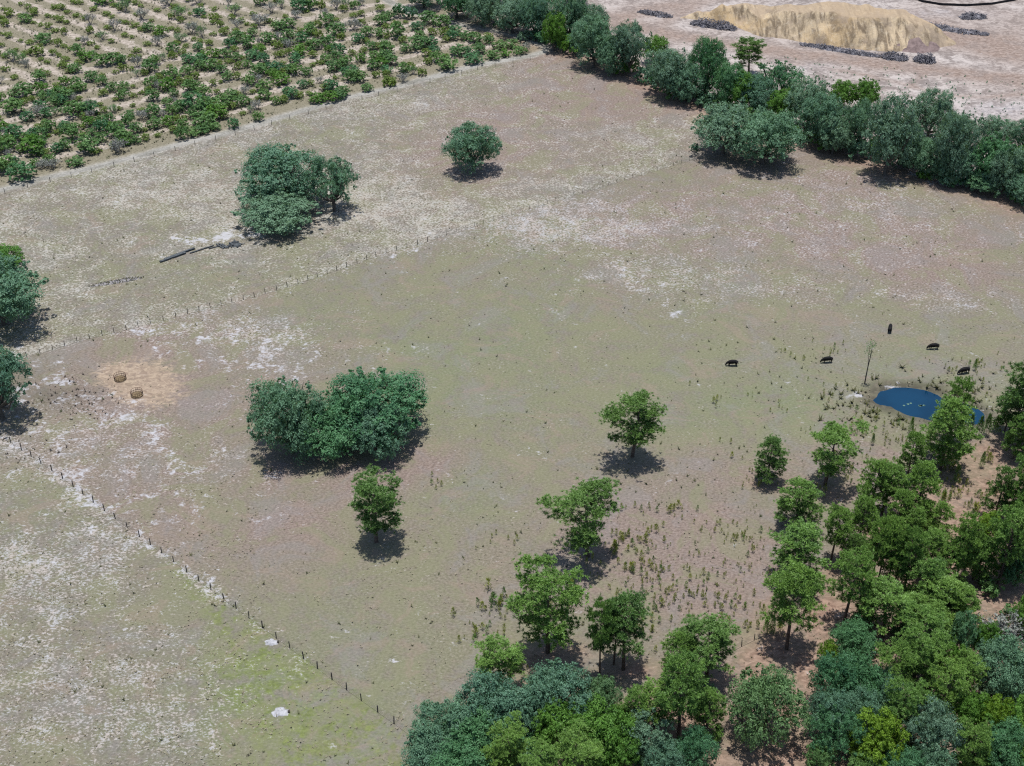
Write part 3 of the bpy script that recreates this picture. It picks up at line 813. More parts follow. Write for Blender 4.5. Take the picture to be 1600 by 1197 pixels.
def pine_top(xc, yt, w, h, label, **k):
    lo, hi = yt, yt + 400
    for _ in range(40):
        mid = (lo + hi) / 2
        if height_to(xc, mid, yt) < h: lo = mid
        else: hi = mid
    return pine_at(xc, lo, yt, w, label, **k)
ORD = ['first', 'second', 'third', 'fourth', 'fifth', 'sixth', 'seventh', 'eighth', 'ninth', 'tenth', 'eleventh', 'twelfth', 'thirteenth', 'fourteenth', 'fifteenth', 'sixteenth', 'seventeenth', 'eighteenth', 'nineteenth', 'twentieth']
def ordinal(i):
    if i < 20: return ORD[i]
    tens = {2: 'twenty', 3: 'thirty', 4: 'forty', 5: 'fifty', 6: 'sixty'}
    if (i + 1) % 10 == 0: return {3: 'thirtieth', 4: 'fortieth', 5: 'fiftieth', 6: 'sixtieth'}[(i + 1) // 10]
    return tens[(i + 1) // 10] + '-' + ORD[(i + 1) % 10 - 1]

# ------------------------------------------------------------------ lone trees on the pastures
oak_box(397, 592, 512, 706, 'left live oak of the dark grove in mid pasture', 'oak', 'oak', idx=0)
oak_box(510, 577, 663, 694, 'tallest live oak, right rear of the dark grove in mid pasture', 'oak_lush', 'oak', idx=1)
oak_box(448, 622, 570, 716, 'front live oak of the dark grove in mid pasture', 'oak_lush', 'oak', idx=2)
oak_box(548, 632, 640, 714, 'low front right live oak of the dark grove in mid pasture', 'oak', 'oak', idx=3)
oak_box(699, 195, 781, 264, 'lone round live oak in the upper pasture below the orchard corner', 'oak', 'oak', idx=4)
oak_box(374, 228, 508, 318, 'tall live oak in the clump beside the timber line, upper pasture', 'oak', 'oak', idx=4)
oak_box(374, 290, 500, 354, 'low grey-green live oak in front of the clump beside the timber line', 'oak_grey', 'oak', idx=2)
oak_box(484, 248, 562, 326, 'open-crowned live oak with bare trunk at right of the upper clump', 'oak', 'oak_open', idx=1)
oak_box(-62, 405, 76, 512, 'large live oak cut by the left edge of the photo', 'oak', 'oak', idx=1)
oak_box(-30, 382, 40, 424, 'bright green tree behind the large oak at the left edge', 'bright', 'broad', name='broadleaf_tree', idx=0)
oak_box(-52, 548, 60, 656, 'open live oak with dark trunk at left edge beside the feeders', 'oak', 'oak_open', idx=2)
oak_box(1080, 164, 1178, 240, 'left half of the broad grey-green oak pair standing out from the tree belt', 'oak_grey', 'oak', idx=3)
oak_box(1140, 172, 1242, 254, 'right half of the broad grey-green oak pair standing out from the tree belt', 'oak', 'oak', idx=0)
pine_at(988, 713, 611, 94, 'lone pine in open pasture, nearest to the middle of the photo', tpl='pine_flat', mat='pine_d', idx=2)
pine_at(588, 846, 744, 96, 'lone pine just below the dark oak grove', tpl='pine_broad', mat='pine_d', idx=1)
pine_at(918, 868, 755, 116, 'lone pine with layered branches and leaning trunk among the first saplings', tpl='pine_flat', mat='pine_d', idx=0)
pine_at(1198, 752, 680, 58, 'small dark pine alone at left of the right-hand pines', tpl='pine_full', mat='pine_d', idx=0)
pine_at(1289, 757, 660, 92, 'yellow-topped pine with thick dark trunk left of the pond pine', tpl='pine_flat', mat='pine', idx=1)
def slender():
    x, y = G(1351, 599); h = height_to(1351, 599, 534)
    T = Tubes()
    T.tube([(0, 0, -.3), (0.05, 0, h * .4), (0.25, 0, h * .75), (0.2, 0, h)], [0.14, 0.11, 0.07, 0.02], 6)
    T.tube([(0.1, 0, h * .35), (-0.2, 0.1, h * .7), (-0.25, 0.1, h * .92)], [0.07, 0.05, 0.02], 5)
    rs = np.random.RandomState(5)
    for k in range(9):
        z = h * rs.uniform(.6, .97); a = rs.rand() * 6.28
        T.tube([(0.1, 0, z - .4), (0.1 + .8 * math.cos(a), .8 * math.sin(a), z)], [0.025, 0.008], 3)
    P = np.concatenate([rs.normal(size=(130, 3)) * np.array([.55, .55, 1.1]) + np.array([-.35, 0, h * .82]), rs.normal(size=(60, 3)) * np.array([.4, .4, .5]) + np.array([.3, 0, h * .95])])
    v, f = leaves(rs, P, rs.normal(size=P.shape) + np.array([0, 0, .5]), 0.26)
    plant('slender_tree', 'thin nearly bare tree standing alone left of the pond', (x, y), (T.mesh('trunk'), mesh_np('crown', v, f, np.repeat(rs.rand(190) * .9, 4))), (1, 1, 1), M['citrus'], M['bark'], rz=0)
slender()

# ------------------------------------------------------------------ tree belt
BELT = [  # (x0, top, x1, crown foot, leaf, template)
 (632, -34, 692, 10, 'oak', 'oak'), (686, -26, 742, 24, 'oak_lush', 'oak'), (726, -20, 782, 36, 'oak_grey', 'oak'), (770, -4, 832, 48, 'oak_grey', 'oak'), (746, -44, 812, 8, 'oak', 'oak'),
 (806, -36, 872, 18, 'oak_lush', 'oak'), (812, -2, 862, 56, 'oak', 'oak'), (846, 22, 884, 74, 'bright', 'broad'), (862, -8, 918, 62, 'oak', 'oak'), (866, -46, 920, 4, 'oak_lush', 'oak'), (893, 30, 962, 100, 'oak', 'oak'),
 (952, 38, 1014, 112, 'oak_grey', 'oak_open'), (1000, 56, 1044, 96, 'bright', 'broad'), (1008, 76, 1080, 146, 'oak_grey', 'oak'), (1072, 64, 1128, 146, 'oak_lush', 'oak'), (1108, 102, 1164, 166, 'oak_lush', 'oak'),
 (1136, 118, 1184, 174, 'bright', 'broad'), (1172, 98, 1248, 162, 'oak_lush', 'oak_open'), (1198, 140, 1250, 190, 'bright', 'broad'), (1224, 126, 1298, 202, 'oak_grey', 'oak'), (1294, 128, 1336, 168, 'bright', 'broad'), (1326, 124, 1370, 170, 'bright', 'broad'),
 (1246, 152, 1318, 226, 'oak', 'oak'), (1306, 160, 1356, 234, 'oak', 'oak'), (1340, 156, 1424, 266, 'oak_grey', 'oak'), (1416, 144, 1482, 216, 'oak_grey', 'oak'), (1410, 214, 1468, 272, 'oak', 'oak'),
 (1448, 178, 1514, 276, 'oak_grey', 'oak'), (1480, 178, 1536, 228, 'oak_grey', 'oak_open'), (1508, 212, 1576, 288, 'oak_lush', 'broad'), (1528, 184, 1584, 228, 'oak_grey', 'oak'), (1508, 264, 1562, 300, 'mint', 'broad'),
 (1564, 228, 1612, 292, 'bright', 'broad'), (1460, 226, 1520, 284, 'oak', 'oak'), (1538, 232, 1592, 300, 'oak_grey', 'oak'), (1380, 190, 1436, 258, 'oak', 'oak'), (1270, 176, 1330, 236, 'oak_grey', 'oak'), (1148, 120, 1210, 178, 'oak', 'oak'), (1040, 100, 1100, 156, 'oak', 'oak'), (930, 56, 984, 112, 'oak', 'oak'), (900, 10, 950, 60, 'oak_grey', 'oak'), (1572, 272, 1632, 320, 'oak', 'oak'), (1576, 188, 1622, 238, 'oak', 'oak'), (1612, 224, 1680, 320, 'oak', 'oak')]
LOOK = {'oak': 'dark green oak', 'oak_lush': 'deep green oak', 'oak_grey': 'grey-green mossy oak', 'bright': 'bright green leafy tree', 'mint': 'pale blue-green bushy tree'}
for i, b in enumerate(sorted(BELT, key=lambda q: q[0] + q[2])):
    oak_box(b[0], b[1], b[2], b[3], '%s in the tree belt, %s from the lane corner end' % (LOOK[b[4]], ordinal(i)), b[4], b[5], 'belt_tree' if b[4] != 'oak' else 'live_oak', 'trees of the belt behind the pasture')
pine_at(1170, 118, 57, 54, 'single flat-topped pine rising above the tree belt', tpl='pine_tall', mat='pine_d', idx=0)
for i, (x, y, w, mt) in enumerate(((1098, 150, 18, 'yellow'), (1112, 152, 20, 'citrus_l'), (872, 62, 22, 'bright'), (893, 62, 22, 'yellow'), (1084, 146, 20, 'dry_leaf'), (640, 18, 24, 'oak'), (1085, 226, 16, 'oak'), (1465, 262, 30, 'mint'), (1530, 276, 26, 'citrus'), (1545, 282, 24, 'mint'), (1180, 168, 26, 'oak_lush'), (1290, 196, 30, 'oak'))):
    s = S(y + 8)
    t = TPL['bush'][i % 4]; k = w / 2 / s / 1.3
    plant('edge_shrub', 'low shrub at the pasture foot of the tree belt, %s from the lane corner' % ORD[[5, 6, 1, 2, 4, 0, 3, 9, 10, 11, 7, 8][i]], G(x, y + 10), t, (k, k, k * 1.5), M[mt], M['bark'], 'shrub', 'shrubs along the tree belt')

rs = random.Random(61)
for i in range(64):
    x = 690 + 940 * (i + rs.random()) / 64
    y = float(np.interp(x, [p[0] for p in BELT_EDGE], [p[1] for p in BELT_EDGE])) + rs.uniform(-11, 5)
    k = rs.uniform(1.3, 2.9)
    plant('belt_thicket', 'low thicket at the foot of the tree belt, %s from its left end' % ordinal(i), G(x, y), TPL['bush'][i % 4], (k, k, k * rs.uniform(1.1, 1.9)), M[rs.choice(['oak', 'oak', 'oak_grey', 'oak_lush', 'bright', 'citrus'])], M['bark'], 'thicket', 'thickets along the tree belt, ' + ('upper' if x < 1090 else 'middle' if x < 1260 else 'right'))

# ------------------------------------------------------------------ wood at the lower right and bottom
WP = 'pines of the lower right wood'
def wp(kind, *a, **k):
    k.setdefault('group', WP)
    return (pine_at if kind == 'b' else pine_top)(*a, **k)
wp('b', 1244, 822, 746, 68, 'rounded pine right below the yellow-topped pine', mat='pine', tpl='pine_full', idx=1)
wp('b', 1298, 876, 788, 50, 'slim pine with long bare trunk behind the round bushy pine', mat='pine', tpl='pine_tall', idx=1)
wp('b', 1242, 908, 820, 88, 'wide bushy pine at the left front of the right-hand wood', mat='pine', tpl='pine_full', idx=2)
wp('b', 1229, 1013, 886, 84, 'straight pine on bare straw with a round shadow at its foot', mat='pine', tpl='pine_tall', idx=2)
wp('b', 1318, 974, 859, 70, 'tall pine right of the straight pine on bare straw', mat='pine', tpl='pine_tall', idx=3)
wp('b', 1380, 994, 916, 82, 'leaning pine at the upper edge of the dark wood', mat='pine', tpl='pine_tall', idx=0)
wp('b', 1360, 923, 814, 46, 'left trunk of the tight group of three tall pines', mat='pine', tpl='pine_tall', idx=1)
wp('b', 1370, 915, 803, 44, 'middle trunk of the tight group of three tall pines', mat='pine_y', tpl='pine_tall', idx=2)
wp('b', 1385, 919, 812, 48, 'right trunk of the tight group of three tall pines', mat='pine', tpl='pine_tall', idx=3)
wp('b', 1412, 929, 822, 44, 'pine with bare trunk right of the tight group of three', mat='pine', tpl='pine_tall', idx=0)
wp('b', 1357, 806, 712, 54, 'pine at left of the pair behind the tight group of three', mat='pine_y', tpl='pine_full', idx=3)
wp('b', 1378, 802, 722, 56, 'darker pine at right of the pair behind the tight group of three', mat='pine', tpl='pine_tall', idx=1)
wp('b', 1428, 818, 714, 60, 'light green bushy pine left of the sapling gap in the wood', mat='pine_y', tpl='pine_full', idx=0)
wp('b', 1418, 744, 670, 40, 'small bushy pine left of the pond pine', mat='pine', tpl='pine_full', idx=1)
wp('b', 1469, 732, 618, 84, 'big pond pine with dark trunk in front of the blue water', mat='pine', tpl='pine_full', idx=2)
wp('b', 1482, 688, 586, 44, 'pine behind the big pond pine, its crown against the water', mat='pine', tpl='pine_tall', idx=3)
wp('b', 1604, 694, 512, 100, 'tall dense pine at the right edge above the pond bank', mat='pine_d', tpl='pine_full', idx=3)
wp('b', 1584, 716, 646, 42, 'pale pine at the right edge beyond the pond', mat='pine', tpl='pine_full', idx=1)
wp('b', 1613, 790, 655, 74, 'pine cut by the right edge below the tall dense pine', mat='pine', tpl='pine_full', idx=0)
wp('b', 1554, 810, 724, 44, 'dark pine right of the sapling gap in the wood', mat='pine_d', tpl='pine_full', idx=2)
wp('b', 1590, 826, 694, 62, 'bright pine at the right edge behind the dark pine', mat='pine', tpl='pine_full', idx=3)
wp('b', 1559, 913, 786, 66, 'tall pine with dark trunk at the right side of the wood', mat='pine_y', tpl='pine_tall', idx=2)
wp('b', 1490, 915, 802, 48, 'left pine of the two-trunk pair beside the bare straw clearing', mat='pine', tpl='pine_tall', idx=0)
wp('b', 1502, 914, 822, 50, 'right pine of the two-trunk pair beside the bare straw clearing', mat='pine_y', tpl='pine_tall', idx=1)
wp('b', 1447, 902, 824, 56, 'rounded pine in the middle of the right-hand wood', mat='pine_y', tpl='pine_full', idx=3)
wp('b', 1437, 836, 780, 34, 'small bright pine below the light green bushy pine', mat='pine', tpl='pine_full', idx=1)
wp('t', 1445, 872, 66, 12, 'round pine crown just above the dark wood', mat='pine', tpl='pine_full', idx=0)
wp('t', 1462, 900, 76, 11, 'broad pine crown below the round pine crown', mat='pine', tpl='pine_full', idx=2)
wp('t', 1499, 916, 54, 10, 'low pine crown left of the straw clearing', mat='pine', tpl='pine_full', idx=1)
wp('t', 1430, 955, 76, 13, 'yellowish pine crown right of the leaning pine', mat='pine', tpl='pine_broad', idx=1)
wp('t', 1425, 985, 62, 13, 'yellowish pine crown in the heart of the dark wood', mat='pine_y', tpl='pine_broad', idx=2)
wp('t', 1382, 1008, 60, 12, 'yellowish pine crown beside the dark green oaks', mat='pine', tpl='pine_broad', idx=0)
wp('t', 1466, 1036, 62, 13, 'yellowish pine crown left of the pine with visible trunk', mat='pine_y', tpl='pine_broad', idx=1)
wp('b', 1496, 1093, 1018, 54, 'pine with visible trunk in the middle of the dark wood', mat='pine_y', tpl='pine_tall', idx=2)
wp('t', 1400, 1063, 64, 13, 'spiky olive pine above the yellow-green round tree', mat='pine', tpl='pine_broad', idx=2)
wp('t', 1506, 1132, 54, 11, 'olive pine near the bottom right corner', mat='pine_y', tpl='pine_broad', idx=0)
wp('t', 1582, 786, 60, 13, 'pine crown at the right edge beside the tall dark trunk', mat='pine', tpl='pine_full', idx=2)
for a in ((1340, 770, 46, 12, 'pine', 'pine_full', 'slim green pine between the bushy pine and the tight group of three'), (1398, 760, 44, 12, 'pine', 'pine_full', 'green pine behind the right trunk of the group of three'), (1460, 780, 42, 10, 'pine_y', 'pine_full', 'yellowish pine at the lower left of the sapling gap'), (1420, 790, 46, 11, 'pine', 'pine_full', 'pine filling the row above the round pine crown'), (1330, 830, 40, 9, 'pine_d', 'pine_full', 'low dark pine behind the group of three'), (1395, 860, 46, 10, 'pine', 'pine_full', 'low pine at the right foot of the group of three'), (1475, 850, 48, 11, 'pine', 'pine_full', 'pine left of the two-trunk pair'), (1520, 830, 46, 11, 'pine', 'pine_full', 'pine right of the two-trunk pair'), (1535, 850, 40, 8, 'bright', 'pine_full', 'bright low pine left of the tall dark trunk'), (1575, 820, 54, 11, 'pine_y', 'pine_full', 'yellowish pine in front of the right edge pines'), (1420, 925, 50, 9, 'pine', 'pine_full', 'low pine in front of the round pine crown'), (1450, 940, 60, 10, 'pine', 'pine_full', 'pine at the upper rim of the dark wood'), (1346, 940, 36, 7, 'pine_d', 'pine_full', 'small dark pine beside the leaning pine'), (1590, 760, 50, 11, 'pine', 'pine_full', 'pine at the right edge above the yellowish pine'), (1570, 610, 40, 10, 'pine_d', 'pine_full', 'dark pine in front of the tall dense pine at the right edge')):
    wp('t', a[0], a[1], a[2], a[3], a[6], mat=a[4], tpl=a[5])
BW = 'pines at the bottom edge wood'
pine_at(856, 1018, 880, 104, 'large spreading pine with dark litter at its foot, bottom middle', mat='pine', tpl='pine_broad', idx=2, group=BW)
pine_at(937, 1058, 934, 44, 'slim pine with bare straight trunk left of the pine pair', mat='pine', tpl='pine_tall', idx=1, group=BW)
pine_at(959, 1037, 938, 46, 'left pine of the pair right of the large spreading pine', mat='pine_d', tpl='pine_tall', idx=2, group=BW)
pine_at(974, 1045, 932, 78, 'right pine of the pair right of the large spreading pine', mat='pine_d', tpl='pine_tall', idx=3, group=BW)
pine_at(785, 1084, 1003, 74, 'small lone pine with a thin trunk behind the bottom oaks', mat='pine_y', tpl='pine_tall', idx=0, group=BW)
pine_at(1105, 1058, 968, 92, 'round-headed pine at the head of the bottom wood', mat='pine_d', tpl='pine_tall', idx=0, group=BW)
pine_at(1058, 1072, 986, 58, 'bright pine at left of the round-headed pine', mat='pine', tpl='pine_full', idx=0, group=BW)
pine_at(1060, 1156, 1030, 84, 'pine with thick dark trunk in the bottom wood', mat='pine', tpl='pine_tall', idx=1, group=BW)
pine_at(1021, 1140, 1066, 62, 'yellow-tipped pine in front of the bottom wood', mat='pine_y', tpl='pine_tall', idx=3, group=BW)
pine_at(988, 1150, 1072, 52, 'paler pine left of the yellow-tipped pine', mat='pine_y', tpl='pine_full', idx=3, group=BW)
pine_at(1102, 1150, 1076, 52, 'pine with low branches right of the thick dark trunk', mat='pine', tpl='pine_full', idx=1, group=BW)
pine_top(798, 1132, 62, 11, 'yellow-green pine crown at the bottom edge among oaks', mat='pine_y', tpl='pine_broad', idx=1, group=BW)
pine_top(836, 1166, 60, 11, 'yellow-green pine crown cut by the bottom edge, left one', mat='pine_y', tpl='pine_broad', idx=2, group=BW)
pine_top(902, 1148, 76, 12, 'yellow-green pine crown cut by the bottom edge, larger right one', mat='pine_y', tpl='pine_broad', idx=0, group=BW)
pine_top(770, 1166, 48, 9, 'smallest yellow-green pine crown at the bottom edge', mat='pine_y', tpl='pine_full', idx=2, group=BW)
for i, (x, y) in enumerate(((1512, 684), (1528, 682), (1540, 680))):
    o = link('young_pine', SAP_TALL[i], mat=M['pine_d']); o.location = (*G(x, y), -0.1); o.scale = (1, 1, (1.25, 1.05, 1.1)[i])
    tag(o, 'dark young pine on the near right bank of the pond, %s of three' % ('leftmost', 'middle', 'rightmost')[i], 'tree', 'young pines by the pond')
for i, (x, y, k, tx) in enumerate(((1554, 676, 0.9, 'slim young pine standing alone right of the three dark young pines'), (1422, 676, 0.8, 'narrow young pine at left of the big pond pine'), (1363, 694, 0.55, 'tallest sapling on the pale ground left of the pond pine'),
      (1533, 730, 0.8, 'spindly young pine in the clearing right of the pond pine'), (1196, 992, 0.9, 'yellowish young pine at the foot of the straight pine on bare straw'), (1206, 985, 0.75, 'second young pine beside the straight pine on bare straw'), (1522, 578, 0.6, 'young pine right behind the cow near the pond'), (1262, 965, 0.7, 'young pine between the straight pine and its right neighbour'))):
    o = link('young_pine', SAP_TALL[i % 3], mat=M[('pine', 'pine_y', 'pine_d')[i % 3]]); o.location = (*G(x, y), -0.1); o.scale = (k * .8, k * .8, k); o.rotation_euler = (0, 0, i)
    tag(o, tx, 'tree', 'young pines near the wood')

OW = 'broadleaf trees of the bottom wood'
for a in (
 (766, 1056, 116, 10, 'blue-green oak at the top left of the bottom wood', 'oak', 'oak', 0), (694, 1096, 104, 9, 'blue-green oak at the left tip of the bottom wood', 'oak', 'oak', 1), (745, 1106, 110, 9, 'blue-green oak in front of the left tip oaks', 'oak_lush', 'oak', 2),
 (676, 1142, 90, 7, 'low oak at the bottom left tip against green pasture', 'oak', 'oak', 3), (726, 1152, 100, 8, 'blue-green oak on the bottom edge left of the small pines', 'oak_lush', 'oak', 4),
 (869, 1034, 116, 10, 'round dark oak behind the bright green trees', 'oak', 'oak', 3), (934, 1056, 74, 8, 'smaller dark oak right of the round dark oak', 'oak_warm', 'oak', 2), (822, 1074, 76, 8, 'dark oak below the small lone pine', 'oak', 'oak', 1),
 (872, 1096, 74, 9, 'bright green tree at left of the bright pair', 'bright', 'broad', 0), (936, 1100, 104, 10, 'larger bright green tree at right of the bright pair', 'bright', 'broad', 1), (962, 1140, 70, 8, 'bright green tree low at the bottom edge', 'bright', 'broad', 2),
 (1006, 1108, 84, 9, 'grey-green tree right of the bright pair', 'oak_grey', 'oak_open', 1), (1082, 1140, 66, 8, 'dark tree at the bottom edge below the thick trunk', 'oak_lush', 'oak', 0), (1040, 1158, 66, 7, 'dark oak at the bottom edge right of the grey-green tree', 'oak', 'oak', 4),
 (1188, 1046, 118, 13, 'big rounded leafy tree alone beside the straw track', 'oak_warm', 'oak', 3)):
    oak_at(a[0], a[1], a[2], a[3], a[4], a[5], a[6], 'broadleaf_tree', OW, a[7])
OR_ = 'broadleaf trees of the lower right wood'
for a in (
 (1332, 968, 70, 7, 'dark green oak at the top left of the lower right wood', 'oak_lush', 'oak', 0), (1291, 1001, 32, 5, 'small yellow-green tree at the left rim of the lower right wood', 'yellow', 'broad', 1), (1298, 1022, 76, 10, 'dark green oak at the left rim above the straw track', 'oak_lush', 'oak', 1),
 (1340, 1026, 80, 10, 'dark green oak second from the left rim', 'oak_lush', 'oak', 2), (1290, 1076, 76, 10, 'dark oak bulging towards the straw track', 'oak', 'oak', 3), (1344, 1080, 70, 9, 'dark oak left of the spiky olive pine', 'oak', 'oak', 4),
 (1296, 1108, 84, 10, 'dark oak low beside the straw track', 'oak_lush', 'oak_open', 0), (1365, 1113, 88, 10, 'bright yellow-green round tree near the bottom edge', 'yellow', 'broad', 0), (1444, 1102, 84, 11, 'grey-green oak right of the bright yellow-green round tree', 'oak_grey', 'oak', 0),
 (1498, 960, 46, 10, 'pale mint green tree high in the lower right wood', 'mint', 'broad', 2), (1560, 994, 96, 11, 'wide dark oak below the grey bare shrub', 'oak', 'oak', 2), (1534, 976, 46, 8, 'green tree between the mint tree and the grey shrub', 'bright', 'broad', 3),
 (1510, 1084, 60, 9, 'leafy green tree below the pine with visible trunk', 'bright', 'broad', 1), (1545, 1088, 58, 9, 'light green tree left of the palmettos foot', 'yellow', 'broad', 2), (1592, 1090, 76, 10, 'green tree at the right edge below the palmettos', 'bright', 'broad', 3),
 (1560, 1128, 84, 9, 'deep green tree in the bottom right corner', 'oak_lush', 'oak', 1), (1596, 1158, 60, 7, 'green tree cut by the bottom right corner', 'bright', 'broad', 0), (1404, 1166, 76, 7, 'dark green tree on the bottom edge below the yellow-green round tree', 'oak_lush', 'oak', 3),
 (1346, 1176, 52, 6, 'pale green bush on the bottom edge at the wood rim', 'citrus', 'broad', 2), (1276, 1160, 46, 6, 'grey-green bush on the bottom edge beside the straw track', 'citrus', 'broad', 1), (1452, 1160, 66, 7, 'green tree on the bottom edge below the grey-green oak', 'oak', 'oak', 2),
 (1585, 856, 54, 8, 'blue-green tree at the right edge below the tall dark trunk', 'oak_lush', 'broad', 0), (1540, 800, 40, 6, 'yellow tree top between two pines at the right', 'yellow', 'broad', 3), (1602, 930, 50, 8, 'green tree at the right edge beside the grey bare shrub', 'bright', 'broad', 1),
 (1530, 1150, 50, 7, 'leafy tree left of the bottom right corner tree', 'bright', 'broad', 2), (1372, 1046, 60, 8, 'dark oak between the dark green oaks and the pines', 'oak', 'oak', 1), (1482, 1010, 50, 9, 'green tree behind the pine with visible trunk', 'bright', 'broad', 0)):
    oak_at(a[0], a[1], a[2], a[3], a[4], a[5], a[6], 'broadleaf_tree', OR_, a[7])
x, y = G(1562, 1010)
t = TPL['bare'][1]
plant('bare_shrub', 'large grey leafless shrub at the edge of the straw clearing', (x, y), t, (2.1, 2.1, 2.2), M['dry_leaf'], M['gbark'], 'shrub', trunk_name='branches')
PM_ = [palm_mesh(i) for i in range(3)]
for i, (x, y, k, tx) in enumerate(((1590, 1092, 1.7, 'tall pale palmetto at the right edge of the wood'), (1536, 1098, 1.2, 'left palmetto of the low row under the wide dark oak'), (1552, 1102, 1.2, 'middle palmetto of the low row under the wide dark oak'), (1566, 1104, 1.1, 'right palmetto of the low row under the wide dark oak'), (1578, 1108, 1.2, 'palmetto at the foot of the tall pale palmetto'))):
    o = link('palmetto', PM_[i % 3], mat=M['palm']); o.location = (*G(x, y), 0); o.scale = (k, k, k * 1.4); o.rotation_euler = (0, 0, i * 1.3)
    tag(o, tx, 'palmetto', 'palmettos in the wood')
# undergrowth
rs = random.Random(12)
UP = [(1290, 1060), (1320, 1030), (1420, 930), (1500, 900), (1590, 840), (1640, 900), (1640, 1230), (1290, 1230)]
UP2 = [(660, 1180), (760, 1110), (900, 1100), (1010, 1090), (1100, 1080), (1120, 1150), (1100, 1230), (660, 1230)]
for poly, nn, lab, grp in ((UP, 46, 'low green bush filling the floor of the lower right wood', 'undergrowth of the lower right wood'), (UP2, 22, 'low green bush on the floor of the bottom wood', 'undergrowth of the bottom wood')):
    k = 0
    while k < nn:
        x = rs.uniform(650, 1640); y = rs.uniform(850, 1230)
        if not in_poly(np.array([x]), np.array([y]), poly)[0]: continue
        k += 1
        q = rs.uniform(1.0, 2.2)
        plant('undergrowth_bush', lab, G(x, y), TPL['bush'][k % 4], (q, q, q * 1.2), M[rs.choice(['oak', 'oak_lush', 'bright', 'citrus', 'oak_grey'])], M['bark'], 'bush', grp)

